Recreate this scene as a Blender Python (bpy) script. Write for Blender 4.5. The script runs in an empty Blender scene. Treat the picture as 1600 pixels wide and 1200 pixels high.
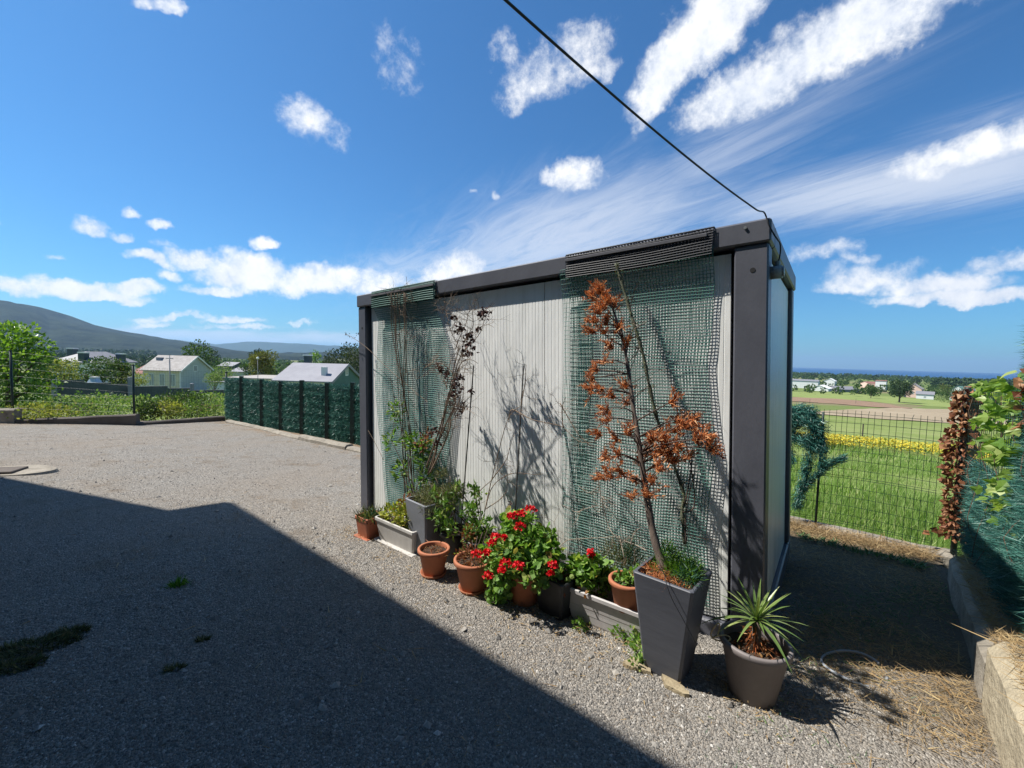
import bpy, math, random
import numpy as np
from mathutils import Vector, Matrix, Quaternion

random.seed(7)
rng = np.random.default_rng(7)
SC = bpy.context.scene
COL = SC.collection
R = math.radians

# ------------------------------------------------------------------ camera
FPX = 668.0                      # focal length in pixels of a 1600 px wide frame
CAMZ = 1.61
AXR = np.array([0.99962209, 0.00162206, 0.02744171])   # camera right  (world: x right, y ahead, z up)
AXD = np.array([0.02748961, -0.0589841, -0.99788035])  # camera down
AXF = np.array([0.0, 0.9982576, -0.0590064])           # camera ahead
cam = bpy.data.cameras.new('camera')
cam.sensor_width = 36.0
cam.lens = FPX / 1600 * 36.0
cam.clip_start = 0.05
cam.clip_end = 60000
camo = bpy.data.objects.new('camera', cam)
COL.objects.link(camo)
m3 = Matrix([[AXR[i], -AXD[i], -AXF[i]] for i in range(3)])
camo.matrix_world = Matrix.Translation((0, 0, CAMZ)) @ m3.to_4x4()
SC.camera = camo
CAM = np.array([0, 0, CAMZ])

# ------------------------------------------------------------------ light
SUN_E, SUN_A = R(55), R(100.5)     # elevation; heading of the light, clockwise from straight ahead
hx, hy = math.sin(SUN_A), math.cos(SUN_A)
to_sun = Vector((-hx * math.cos(SUN_E), -hy * math.cos(SUN_E), math.sin(SUN_E)))
sun = bpy.data.lights.new('sun', 'SUN')
sun.energy = 5.0
sun.angle = R(0.53)
sun.color = (1.0, 0.955, 0.88)
suno = bpy.data.objects.new('sun', sun)
suno.rotation_euler = (-to_sun).to_track_quat('-Z', 'Y').to_euler()
suno.location = (-20, 5, 30)
COL.objects.link(suno)

SC.view_settings.view_transform = 'Standard'
SC.view_settings.look = 'None'
SC.view_settings.exposure = 0.74
SC.view_settings.gamma = 1.0
SC.view_settings.use_curve_mapping = False
SC.render.engine = 'CYCLES'
SC.cycles.max_bounces = 6
SC.cycles.diffuse_bounces = 3
SC.cycles.glossy_bounces = 3
SC.cycles.transmission_bounces = 4
SC.cycles.transparent_max_bounces = 8
SC.cycles.volume_bounces = 0
SC.cycles.sample_clamp_indirect = 6
SC.cycles.use_denoising = True
SC.cycles.caustics_reflective = False
SC.cycles.caustics_refractive = False


def ray(px, py):
    return AXR * ((px - 800) / FPX) + AXD * ((py - 600) / FPX) + AXF


def at(px, py, D):
    """point on the line of sight of a photo pixel, D metres ahead"""
    d = ray(px, py)
    return CAM + d * (D / d[1])


S0, S1, S2 = 0.19656, -0.007487, -0.070582       # the yard is a gently sloping plane


def yz(x, y):
    return S0 + S1 * x + S2 * y


def gp(px, py):
    d = ray(px, py)
    t = (S0 - CAMZ) / (d[2] - S1 * d[0] - S2 * d[1])
    return CAM + d * t


# ------------------------------------------------------------------ sky
world = bpy.data.worlds.new('World')
SC.world = world
world.use_nodes = True
WT = world.node_tree
WT.nodes.clear()


def wn(t, **kw):
    n = WT.nodes.new(t)
    for k, v in kw.items():
        setattr(n, k, v)
    return n


def wl(a, b):
    WT.links.new(a, b)


def wmath(op, a, b=None, c=None, clamp=False):
    n = wn('ShaderNodeMath', operation=op)
    n.use_clamp = clamp
    for i, v in enumerate((a, b, c)):
        if v is None:
            continue
        if isinstance(v, (int, float)):
            n.inputs[i].default_value = v
        else:
            wl(v, n.inputs[i])
    return n.outputs[0]


def wvec(op, a, b=None, scale=None):
    n = wn('ShaderNodeVectorMath', operation=op)
    for i, v in enumerate((a, b)):
        if v is None:
            continue
        if isinstance(v, (tuple, list, np.ndarray, Vector)):
            n.inputs[i].default_value = tuple(float(q) for q in v)
        else:
            wl(v, n.inputs[i])
    if scale is not None:
        n.inputs['Scale'].default_value = scale
    return n.outputs['Value'] if op in ('DOT_PRODUCT', 'LENGTH') else n.outputs['Vector']


def wramp(v, lo, hi, a=0.0, b=1.0):
    n = wn('ShaderNodeMapRange', interpolation_type='SMOOTHSTEP')
    wl(v, n.inputs['Value'])
    n.inputs['From Min'].default_value = lo
    n.inputs['From Max'].default_value = hi
    n.inputs['To Min'].default_value = a
    n.inputs['To Max'].default_value = b
    return n.outputs['Result']


def wnoise(vec, scale, detail=6, rough=0.55, dist=0.0):
    n = wn('ShaderNodeTexNoise')
    wl(vec, n.inputs['Vector'])
    n.inputs['Scale'].default_value = scale
    n.inputs['Detail'].default_value = detail
    n.inputs['Roughness'].default_value = rough
    n.inputs['Distortion'].default_value = dist
    return n.outputs['Fac']


def build_sky():
    sky = wn('ShaderNodeTexSky', sky_type='NISHITA')
    sky.sun_disc = False
    sky.sun_elevation = SUN_E
    sky.sun_rotation = math.atan2(to_sun.x, to_sun.y)
    sky.altitude = 20
    sky.air_density = 1.0
    sky.dust_density = 0.6
    sky.ozone_density = 2.2
    tc = wn('ShaderNodeTexCoord')
    D0 = tc.outputs['Generated']
    wob = wn('ShaderNodeTexNoise')
    wl(D0, wob.inputs['Vector'])
    wob.inputs['Scale'].default_value = 14.0
    wob.inputs['Detail'].default_value = 6.0
    wob.inputs['Roughness'].default_value = 0.6
    wofs = wvec('SCALE', wvec('SUBTRACT', wob.outputs['Color'], (0.5, 0.5, 0.5)), None, 0.06)
    D = D0
    DW = wvec('ADD', D0, wofs)
    nz = wnoise(D, 9.0, 9, 0.6, 0.3)
    nz2 = wnoise(D, 3.2, 5, 0.5)
    nfine = wnoise(D, 34.0, 9, 0.68)

    def tang(px, py, rx, ry, ang):
        c = ray(px, py)
        ln = np.linalg.norm(c)
        c = c / ln
        e1 = AXR - (AXR @ c) * c
        e1 /= np.linalg.norm(e1)
        up = np.array([0, 0, 1.0])
        e2 = -AXD - (AXD @ c) * -c
        e2 = e2 - (e2 @ c) * c - (e2 @ e1) * e1
        e2 /= np.linalg.norm(e2)
        a = R(ang)
        f1 = e1 * math.cos(a) + e2 * math.sin(a)
        f2 = -e1 * math.sin(a) + e2 * math.cos(a)
        # pixel size shrinks off-axis; stretch is radial, so use a mean scale
        s = FPX * ln * 1.0
        return f1 / (rx / s), f2 / (ry / s)

    # cumulus: (centre px, half axes px, tilt, weight)
    CU = [(1120, 35, 110, 58, 48, 1.0), (1045, 110, 85, 42, 60, 1.0), (1210, 128, 130, 52, 24, 1.0),
          (1345, 50, 170, 62, 27, 1.05), (1500, -20, 120, 40, 25, .9), (893, 278, 50, 30, 5, .95), (870, 110, 88, 50, 25, .62),
          (955, 105, 24, 16, 50, .5), (792, 75, 24, 26, 0, .5), (1515, 242, 105, 32, 14, .74),
          (385, 430, 66, 36, -12, 1.0), (500, 440, 82, 26, 3, 1.05), (600, 446, 80, 20, 3, .9),
          (345, 452, 50, 12, 0, .9), (700, 424, 60, 24, 14, .6), (100, 450, 70, 17, -10, 1.0), (15, 446, 38, 17, -12, 1.0), (160, 462, 55, 10, -6, .9),
          (215, 455, 34, 10, 0, .75), (145, 357, 26, 17, -10, .8), (187, 369, 19, 11, 0, .8), (212, 337, 17, 11, 0, .75),
          (257, 354, 21, 12, 0, .95), (417, 382, 19, 12, 0, .9), (303, 404, 36, 20, 0, .95), (235, 408, 38, 13, -14, .85),
          (268, 432, 20, 13, 0, .75), (265, 386, 26, 12, 0, .5), (490, 198, 44, 34, -20, .46), (628, 105, 32, 46, 20, .33), (82, 401, 14, 7, 0, .6),
          (-2, 350, 14, 9, 0, .7), (1475, 445, 86, 24, 3, .98), (1510, 466, 120, 15, 0, 1.0), (1365, 432, 62, 27, 5, .75), (1325, 448, 36, 14, 0, .7), (1560, 415, 70, 20, 14, .7),
          (1280, 396, 54, 22, 12, .62), (1350, 404, 26, 12, 0, .5), (228, 5, 18, 12, 0, .6), (266, 9, 22, 12, 0, .6), (776, 308, 9, 12, 0, .6), (737, 300, 8, 6, 0, .55),
          (280, 497, 52, 6, 0, .62), (365, 502, 46, 7, 0, .75), (380, 512, 60, 5, 0, .6), (465, 505, 22, 4, 0, .5), (230, 505, 22, 5, 0, .5)]
    acc = None
    low = None
    for (px, py, rx, ry, ang, w) in CU:
        f1, f2 = tang(px, py, rx, ry, ang)
        p1 = wvec('DOT_PRODUCT', DW, f1)
        p2 = wvec('DOT_PRODUCT', DW, f2)
        # flatter undersides
        q = wmath('ADD', wmath('MULTIPLY', p1, p1), wmath('MULTIPLY', wmath('MULTIPLY', p2, p2), wmath('ADD', 1.0, wmath('MULTIPLY', wmath('LESS_THAN', p2, 0.0), 0.9))))
        v = wmath('MULTIPLY', wmath('SUBTRACT', 1.25, q), w)
        v = wmath('MAXIMUM', v, -1.0)
        acc = v if acc is None else wmath('SMOOTH_MAX', acc, v, 0.25)
    # noise eats the edges
    dens = wmath('ADD', acc, wmath('MULTIPLY', wmath('SUBTRACT', nz, 0.5), 2.3))
    dens = wmath('ADD', dens, wmath('MULTIPLY', wmath('SUBTRACT', nfine, 0.5), 1.5))
    cum = wramp(dens, -0.02, 1.15)
    # far cumulus scattered over the whole sky, on a flat layer
    sx = wn('ShaderNodeSeparateXYZ')
    wl(D, sx.inputs[0])
    z = wmath('MAXIMUM', sx.outputs['Z'], 0.03)
    fx = wmath('DIVIDE', sx.outputs['X'], z)
    fy = wmath('DIVIDE', sx.outputs['Y'], z)
    # cirrus: streaks along one direction of the flat layer
    vp = ray(470, 553)
    va = math.atan2(vp[1], vp[0])
    u = wmath('ADD', wmath('MULTIPLY', fx, math.cos(va)), wmath('MULTIPLY', fy, math.sin(va)))
    v = wmath('SUBTRACT', wmath('MULTIPLY', fy, math.cos(va)), wmath('MULTIPLY', fx, math.sin(va)))
    cv = wn('ShaderNodeCombineXYZ')
    wl(wmath('MULTIPLY', u, 0.42), cv.inputs[0])
    wl(wmath('MULTIPLY', v, 1.9), cv.inputs[1])
    st = wnoise(cv.outputs[0], 2.2, 12, 0.7, 1.6)
    cv2 = wn('ShaderNodeCombineXYZ')
    wl(wmath('MULTIPLY', u, 0.25), cv2.inputs[0])
    wl(wmath('MULTIPLY', v, 0.5), cv2.inputs[1])
    big = wnoise(cv2.outputs[0], 1.1, 3, 0.5)
    reg = None
    for (px, py, rx, ry, ang, w) in [(880, 370, 330, 105, 16, 1.0), (1420, 285, 420, 62, 12, 1.1), (1130, 235, 260, 80, 32, .72), (640, 415, 200, 40, 10, .75),
                                     (1560, 200, 200, 60, 16, .6)]:
        f1, f2 = tang(px, py, rx, ry, ang)
        p1 = wvec('DOT_PRODUCT', D, f1)
        p2 = wvec('DOT_PRODUCT', D, f2)
        q = wmath('ADD', wmath('MULTIPLY', p1, p1), wmath('MULTIPLY', p2, p2))
        g = wmath('MULTIPLY', wmath('POWER', 2.718, wmath('MULTIPLY', q, -1.1)), w)
        g = wmath('MULTIPLY', g, wmath('GREATER_THAN', sx.outputs['Z'], 0.0))
        reg = g if reg is None else wmath('MAXIMUM', reg, g)
    cir = wmath('MULTIPLY', wramp(wmath('ADD', wmath('MULTIPLY', st, 1.5), wmath('ADD', reg, wmath('MULTIPLY', big, 0.25))), 0.98, 2.0), wmath('MULTIPLY', reg, 0.62), clamp=True)
    # pale veil low down near the horizon on the landward side
    f1, f2 = tang(330, 527, 420, 17, 0)
    p1 = wvec('DOT_PRODUCT', D, f1)
    p2 = wvec('DOT_PRODUCT', D, f2)
    q = wmath('ADD', wmath('MULTIPLY', p1, p1), wmath('MULTIPLY', p2, p2))
    cvl = wn('ShaderNodeMapping')
    cvl.inputs['Scale'].default_value = (1, 1, 5)
    wl(D, cvl.inputs['Vector'])
    nl = wnoise(cvl.outputs[0], 8.0, 6, 0.6)
    veil = wramp(wmath('ADD', wmath('SUBTRACT', 1.0, q), wmath('MULTIPLY', wmath('SUBTRACT', nl, 0.5), 2.6)), 0.1, 1.1, 0, 0.7)

    shade = wramp(wmath('ADD', wmath('MULTIPLY', nfine, .55), wmath('ADD', wmath('MULTIPLY', nz2, .6), wmath('MULTIPLY', nz, 0.5))), 0.62, 0.98)
    ccol = wn('ShaderNodeMix', data_type='RGBA')
    wl(shade, ccol.inputs['Factor'])
    ccol.inputs['A'].default_value = (7.6, 8.3, 9.6, 1)
    ccol.inputs['B'].default_value = (11.2, 11.2, 11.2, 1)
    # sky colour trimmed a little toward the deep blue of the photograph
    trim = wn('ShaderNodeMix', data_type='RGBA', blend_type='MULTIPLY')
    trim.inputs['Factor'].default_value = 1.0
    wl(sky.outputs[0], trim.inputs['A'])
    trim.inputs['B'].default_value = (0.42, 0.94, 1.35, 1)
    m1 = wn('ShaderNodeMix', data_type='RGBA')
    wl(cir, m1.inputs['Factor'])
    wl(trim.outputs['Result'], m1.inputs['A'])
    m1.inputs['B'].default_value = (9.0, 9.4, 10.2, 1)
    m2 = wn('ShaderNodeMix', data_type='RGBA')
    wl(veil, m2.inputs['Factor'])
    wl(m1.outputs['Result'], m2.inputs['A'])
    m2.inputs['B'].default_value = (8.0, 8.8, 10.2, 1)
    m4 = wn('ShaderNodeMix', data_type='RGBA')
    wl(cum, m4.inputs['Factor'])
    wl(m2.outputs['Result'], m4.inputs['A'])
    wl(ccol.outputs['Result'], m4.inputs['B'])
    bg = wn('ShaderNodeBackground')
    bg.inputs['Strength'].default_value = 0.0605
    wl(m4.outputs['Result'], bg.inputs['Color'])
    out = wn('ShaderNodeOutputWorld')
    wl(bg.outputs[0], out.inputs['Surface'])


build_sky()
world.cycles.sampling_method = 'MANUAL'
world.cycles.sample_map_resolution = 1024


# ------------------------------------------------------------------ materials
def mat_new(name):
    m = bpy.data.materials.new(name)
    m.use_nodes = True
    nt = m.node_tree
    b = nt.nodes['Principled BSDF']
    return m, nt, b


def ramp_node(nt, fac, stops, interp='LINEAR'):
    r = nt.nodes.new('ShaderNodeValToRGB')
    r.color_ramp.interpolation = interp
    els = r.color_ramp.elements
    while len(els) < len(stops):
        els.new(0.5)
    for e, (p, c) in zip(els, stops):
        e.position = p
        e.color = (c[0], c[1], c[2], 1)
    nt.links.new(fac, r.inputs[0])
    return r.outputs[0]


def coords(nt, kind='Object', scale=(1, 1, 1)):
    t = nt.nodes.new('ShaderNodeTexCoord')
    mp = nt.nodes.new('ShaderNodeMapping')
    mp.inputs['Scale'].default_value = scale
    nt.links.new(t.outputs[kind], mp.inputs['Vector'])
    return mp.outputs[0]


def noise(nt, vec, scale, detail=5, rough=0.55, dist=0.0):
    n = nt.nodes.new('ShaderNodeTexNoise')
    n.inputs['Scale'].default_value = scale
    n.inputs['Detail'].default_value = detail
    n.inputs['Roughness'].default_value = rough
    n.inputs['Distortion'].default_value = dist
    nt.links.new(vec, n.inputs['Vector'])
    return n.outputs['Fac']


def bump(nt, b, h, strength, dist=0.01):
    n = nt.nodes.new('ShaderNodeBump')
    n.inputs['Strength'].default_value = strength
    n.inputs['Distance'].default_value = dist
    nt.links.new(h, n.inputs['Height'])
    nt.links.new(n.outputs[0], b.inputs['Normal'])


def mixc(nt, fac, a, b, blend='MIX'):
    n = nt.nodes.new('ShaderNodeMix')
    n.data_type = 'RGBA'
    n.blend_type = blend
    for s, v in (('Factor', fac), ('A', a), ('B', b)):
        if isinstance(v, (int, float)):
            n.inputs[s].default_value = v
        elif isinstance(v, tuple):
            n.inputs[s].default_value = (v[0], v[1], v[2], 1)
        else:
            nt.links.new(v, n.inputs[s])
    return n.outputs['Result']


def nmath(nt, op, a, b=None, c=None):
    n = nt.nodes.new('ShaderNodeMath')
    n.operation = op
    for i, v in enumerate((a, b, c)):
        if v is None:
            continue
        if isinstance(v, (int, float)):
            n.inputs[i].default_value = v
        else:
            nt.links.new(v, n.inputs[i])
    return n.outputs[0]


def surf(name, c1, c2=None, scale=6, rough=0.8, bscale=None, bstr=0.3, bdist=0.004, metal=0.0, spec=0.4, fine=None, stretch=(1, 1, 1), contrast=(0.3, 0.7), kind='Object'):
    """a plain weathered surface: two tones through noise, fine speckle, small relief"""
    m, nt, b = mat_new(name)
    v = coords(nt, kind, stretch)
    c2 = c2 or tuple(q * 0.7 for q in c1)
    n1 = noise(nt, v, scale, 9, 0.66, 0.3)
    col = ramp_node(nt, n1, [(contrast[0], c2), (contrast[1], c1)])
    if fine:
        n2 = noise(nt, v, fine, 3, 0.6)
        col = mixc(nt, nmath(nt, 'MULTIPLY', n2, 0.35), col, tuple(q * 0.35 for q in c1))
    nt.links.new(col, b.inputs['Base Color'])
    b.inputs['Roughness'].default_value = rough
    b.inputs['Metallic'].default_value = metal
    b.inputs['Specular IOR Level'].default_value = spec
    if bscale:
        bump(nt, b, noise(nt, v, bscale, 5, 0.6), bstr, bdist)
    return m


def leafmat(name, stops, transl=0.35, rough=0.5, tcol=None, gloss=0.25, obj_rand=False):
    """leaves: every leaf takes its own tone; light passes through"""
    m = bpy.data.materials.new(name)
    m.use_nodes = True
    nt = m.node_tree
    b = nt.nodes['Principled BSDF']
    out = nt.nodes['Material Output']
    g = nt.nodes.new('ShaderNodeNewGeometry')
    f = g.outputs['Random Per Island']
    if obj_rand:
        oi = nt.nodes.new('ShaderNodeObjectInfo')
        f = oi.outputs['Random']
    col = ramp_node(nt, f, stops)
    nt.links.new(col, b.inputs['Base Color'])
    b.inputs['Roughness'].default_value = rough
    b.inputs['Specular IOR Level'].default_value = gloss
    if transl > 0:
        t = nt.nodes.new('ShaderNodeBsdfTranslucent')
        tc = mixc(nt, 1.0, col, tcol or (1.5, 1.7, 0.7), 'MULTIPLY')
        nt.links.new(tc, t.inputs['Color'])
        mx = nt.nodes.new('ShaderNodeMixShader')
        mx.inputs[0].default_value = transl
        nt.links.new(b.outputs[0], mx.inputs[1])
        nt.links.new(t.outputs[0], mx.inputs[2])
        nt.links.new(mx.outputs[0], out.inputs['Surface'])
    return m


# ------------------------------------------------------------------ mesh helpers
def np_mesh(name, V, tris=None, quads=None, smooth=False):
    V = np.asarray(V, dtype=np.float32).reshape(-1, 3)
    me = bpy.data.meshes.new(name)
    nt_ = 0 if tris is None else len(tris)
    nq = 0 if quads is None else len(quads)
    me.vertices.add(len(V))
    me.vertices.foreach_set('co', V.ravel())
    parts = []
    tot = []
    if nt_:
        parts.append(np.asarray(tris, dtype=np.int32).ravel())
        tot.append(np.full(nt_, 3, np.int32))
    if nq:
        parts.append(np.asarray(quads, dtype=np.int32).ravel())
        tot.append(np.full(nq, 4, np.int32))
    if parts:
        L = np.concatenate(parts)
        T = np.concatenate(tot)
        me.loops.add(len(L))
        me.loops.foreach_set('vertex_index', L)
        me.polygons.add(len(T))
        st = np.concatenate([[0], np.cumsum(T)[:-1]]).astype(np.int32)
        me.polygons.foreach_set('loop_start', st)
        me.polygons.foreach_set('loop_total', T)
        me.polygons.foreach_set('use_smooth', np.full(len(T), smooth))
    me.update(calc_edges=True)
    return me


class MB:
    """collects shapes and links them as one mesh object"""

    def __init__(self):
        self.v, self.t, self.q, self.n = [], [], [], 0

    def add(self, V, tris=None, quads=None):
        V = np.asarray(V, float).reshape(-1, 3)
        if tris is not None and len(tris):
            self.t.append(np.asarray(tris, int) + self.n)
        if quads is not None and len(quads):
            self.q.append(np.asarray(quads, int) + self.n)
        self.v.append(V)
        self.n += len(V)
        return self

    def box(self, lo, hi, rot=None, org=(0, 0, 0), bev=0.0):
        x0, y0, z0 = lo
        x1, y1, z1 = hi
        if bev <= 0:
            V = np.array([[x0, y0, z0], [x1, y0, z0], [x1, y1, z0], [x0, y1, z0], [x0, y0, z1], [x1, y0, z1], [x1, y1, z1], [x0, y1, z1]], float)
            Q = [[3, 2, 1, 0], [4, 5, 6, 7], [0, 1, 5, 4], [1, 2, 6, 5], [2, 3, 7, 6], [3, 0, 4, 7]]
            T = []
        else:
            b = min(bev, (x1 - x0) * .45, (y1 - y0) * .45, (z1 - z0) * .45)
            V = []
            idx = {}
            for ix, X in enumerate((x0, x1)):
                for iy, Y in enumerate((y0, y1)):
                    for iz, Z in enumerate((z0, z1)):
                        sx, sy, sz = (1 - 2 * ix), (1 - 2 * iy), (1 - 2 * iz)
                        idx[(ix, iy, iz, 0)] = len(V); V.append((X, Y + sy * b, Z + sz * b))
                        idx[(ix, iy, iz, 1)] = len(V); V.append((X + sx * b, Y, Z + sz * b))
                        idx[(ix, iy, iz, 2)] = len(V); V.append((X + sx * b, Y + sy * b, Z))
            V = np.array(V, float)
            Q, T = [], []
            g = lambda *k: idx[k]
            for a in (0, 1):
                Q.append([g(a, 0, 0, 0), g(a, 1, 0, 0), g(a, 1, 1, 0), g(a, 0, 1, 0)])
                Q.append([g(0, a, 0, 1), g(1, a, 0, 1), g(1, a, 1, 1), g(0, a, 1, 1)])
                Q.append([g(0, 0, a, 2), g(1, 0, a, 2), g(1, 1, a, 2), g(0, 1, a, 2)])
            for a in (0, 1):
                for c in (0, 1):
                    Q.append([g(0, a, c, 1), g(1, a, c, 1), g(1, a, c, 2), g(0, a, c, 2)])
                    Q.append([g(a, 0, c, 0), g(a, 1, c, 0), g(a, 1, c, 2), g(a, 0, c, 2)])
                    Q.append([g(a, c, 0, 0), g(a, c, 1, 0), g(a, c, 1, 1), g(a, c, 0, 1)])
            for a in (0, 1):
                for c in (0, 1):
                    for e in (0, 1):
                        T.append([g(a, c, e, 0), g(a, c, e, 1), g(a, c, e, 2)])
        if rot is not None:
            V = V @ np.asarray(rot).T
        return self.add(V + np.asarray(org, float), T, Q)

    def tube(self, P, r, sides=5, cap=True):
        P = np.asarray(P, float)
        n = len(P)
        r = np.full(n, r) if np.isscalar(r) else np.asarray(r, float)
        T = np.gradient(P, axis=0)
        T /= np.linalg.norm(T, axis=1)[:, None] + 1e-12
        up = np.array([0, 0, 1.0]) if abs(T[0][2]) < 0.9 else np.array([1.0, 0, 0])
        ring = []
        for i in range(n):
            a = np.cross(T[i], up)
            a /= np.linalg.norm(a) + 1e-12
            b = np.cross(T[i], a)
            up = np.cross(a, T[i])
            ang = np.arange(sides) / sides * 2 * math.pi
            ring.append(P[i] + r[i] * (np.cos(ang)[:, None] * a + np.sin(ang)[:, None] * b))
        V = np.concatenate(ring)
        Q = []
        for i in range(n - 1):
            for k in range(sides):
                k2 = (k + 1) % sides
                Q.append([i * sides + k, i * sides + k2, (i + 1) * sides + k2, (i + 1) * sides + k])
        Tt = []
        if cap:
            V = np.concatenate([V, P[:1], P[-1:]])
            c0, c1 = n * sides, n * sides + 1
            for k in range(sides):
                k2 = (k + 1) % sides
                Tt.append([c0, k2, k])
                Tt.append([c1, (n - 1) * sides + k, (n - 1) * sides + k2])
        return self.add(V, Tt, Q)

    def lathe(self, prof, segs=28, org=(0, 0, 0), wob=0.0):
        prof = np.asarray(prof, float)
        ang = np.arange(segs) / segs * 2 * math.pi
        V = []
        for (r, z) in prof:
            rr = r * (1 + wob * np.sin(ang * 2 + 0.6))
            V.append(np.c_[rr * np.cos(ang), rr * np.sin(ang), np.full(segs, z)])
        V = np.concatenate(V) + np.asarray(org, float)
        Q = []
        for i in range(len(prof) - 1):
            for k in range(segs):
                k2 = (k + 1) % segs
                Q.append([i * segs + k, i * segs + k2, (i + 1) * segs + k2, (i + 1) * segs + k])
        return self.add(V, None, Q)

    def build(self, name, mat, parent=None, smooth=False):
        V = np.concatenate(self.v) if self.v else np.zeros((0, 3))
        me = np_mesh(name, V, np.concatenate(self.t) if self.t else None, np.concatenate(self.q) if self.q else None, smooth)
        return link(name, me, mat, parent)


def link(name, me, mat, parent=None):
    o = bpy.data.objects.new(name, me)
    if mat is not None and not me.materials:
        me.materials.append(mat)
    COL.objects.link(o)
    if parent is not None:
        o.parent = parent
    return o


def tag(o, label=None, cat=None, group=None, kind=None):
    if label: o['label'] = label
    if cat: o['category'] = cat
    if group: o['group'] = group
    if kind: o['kind'] = kind
    return o


def thing(name, loc, label, cat, group=None, rz=0.0, mw=None):
    o = bpy.data.objects.new(name, None)
    o.empty_display_size = 0.1
    COL.objects.link(o)
    if mw is not None:
        o.matrix_world = mw
    else:
        o.location = tuple(float(q) for q in loc)
        o.rotation_euler = (0, 0, rz)
    return tag(o, label, cat, group)


def copy_part(src, parent, name=None):
    c = src.copy()
    COL.objects.link(c)
    c.parent = parent
    return c


LEAF_V = np.array([[0, 0, 0], [-.5, .45, .1], [0, 1, -.05], [.5, .45, .1], [0, .5, 0.0]])
LEAF_T = np.array([[0, 4, 1], [1, 4, 2], [0, 3, 4], [3, 2, 4]])
NEED_V = np.array([[-.5, 0, 0], [.5, 0, 0], [0, 1, 0]])
NEED_T = np.array([[0, 1, 2]])
CLUMP_V = np.array([[-.5, 0, 0], [.5, .1, .12], [.3, 1, -.1], [-.4, .85, .15]])
CLUMP_T = np.array([[0, 1, 2], [0, 2, 3]])
ROUND_V = np.array([[0, 0, 0]] + [[.5 * math.cos(a), .5 + .5 * math.sin(a), .1 * (1 + .5 * (k % 2))] for k, a in enumerate(np.linspace(-1.35, 4.49, 8))] + [[0, .5, -.02]])
ROUND_T = np.array([[0, 1, 9]] + [[i, i + 1, 9] for i in range(1, 8)] + [[8, 0, 9]])


def unit(a):
    return a / (np.linalg.norm(a, axis=-1, keepdims=True) + 1e-12)


def rdir(n, g=None):
    return unit((g or rng).normal(size=(n, 3)))


def scatter(tv, tt, P, Dv, size, width=1.0, N=None):
    """copies of one little template: at P, pointing along Dv, facing N"""
    P = np.asarray(P, float)
    n = len(P)
    Dv = unit(np.asarray(Dv, float))
    if N is None:
        N = rdir(n)
    N = np.asarray(N, float)
    X = unit(np.cross(Dv, N) + 1e-9)
    Z = np.cross(X, Dv)
    size = np.broadcast_to(np.asarray(size, float), (n,))
    width = np.broadcast_to(np.asarray(width, float), (n,))
    V = (P[:, None, :] + size[:, None, None] * (tv[None, :, 0:1] * width[:, None, None] * X[:, None, :] + tv[None, :, 1:2] * Dv[:, None, :] + tv[None, :, 2:3] * Z[:, None, :]))
    T = tt[None] + (np.arange(n) * len(tv))[:, None, None]
    return V.reshape(-1, 3), T.reshape(-1, tt.shape[1])


def blob_points(blobs, n, shell=0.35):
    """points in a set of ellipsoids (cx,cy,cz,rx,ry,rz), denser to the outside; also outward directions"""
    B = np.array(blobs, float)
    vol = B[:, 3] * B[:, 4] * B[:, 5]
    pick = rng.choice(len(B), n, p=vol ** .7 / (vol ** .7).sum())
    d = rdir(n)
    rad = 1 - rng.random(n) ** 1.5 * (1 - shell) * .9
    P = B[pick, :3] + d * B[pick, 3:6] * rad[:, None]
    return P, d


def grow(mb, p, d, length, r, depth, rnd, sides=4, curl=.25, ends=None, up=0.0, kids=3):
    """a bare branching twig"""
    n = 5
    P = [np.array(p, float)]
    d = np.array(d, float)
    d /= np.linalg.norm(d)
    for i in range(n):
        d = d + rnd.normal(size=3) * curl * .35 + np.array([0, 0, up * .1])
        d /= np.linalg.norm(d)
        P.append(P[-1] + d * length / n)
    P = np.array(P)
    mb.tube(P, np.linspace(r, r * .45, n + 1), sides)
    if ends is not None:
        ends.append((P[-1], d))
    if depth > 0:
        for k in range(kids):
            i = rnd.integers(2, n + 1)
            dd = d + rnd.normal(size=3) * .75
            grow(mb, P[i], dd, length * rnd.uniform(.4, .7), r * .55, depth - 1, rnd, max(3, sides - 1), curl, ends, up, kids)


def smooth_path(pts, n=24):
    P = np.asarray(pts, float)
    t = np.linspace(0, len(P) - 1, n)
    out = []
    for q in t:
        i = min(int(q), len(P) - 2)
        f = q - i
        p0, p1, p2, p3 = P[max(i - 1, 0)], P[i], P[i + 1], P[min(i + 2, len(P) - 1)]
        out.append(.5 * ((2 * p1) + (-p0 + p2) * f + (2 * p0 - 5 * p1 + 4 * p2 - p3) * f * f + (-p0 + 3 * p1 - 3 * p2 + p3) * f ** 3))
    return np.array(out)


def fbm(x, y, s=1.0, seed=0, oct=4):
    """cheap smooth noise for numpy arrays"""
    g = np.random.default_rng(seed)
    o = np.zeros(np.broadcast(x, y).shape)
    a = 1.0
    for k in range(oct):
        for j in range(3):
            th = g.random() * 6.283
            w = s * 2 ** k * (0.7 + .6 * g.random())
            o = o + a / 3 * np.sin((x * math.cos(th) + y * math.sin(th)) * w + g.random() * 6.283)
        a *= .5
    return o


#PART2

# ------------------------------------------------------------------ terrain
HR = np.array([0, 3, 5, 10, 15, 25, 40, 60, 100, 150, 300, 600, 1200, 1900, 3000, 9000])
HH = np.array([1.85, 1.95, 2.05, 2.3, 2.75, 3.5, 4.7, 6.1, 8.2, 10.5, 15.0, 19.0, 22.5, 24.5, 25.2, 30])


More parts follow.
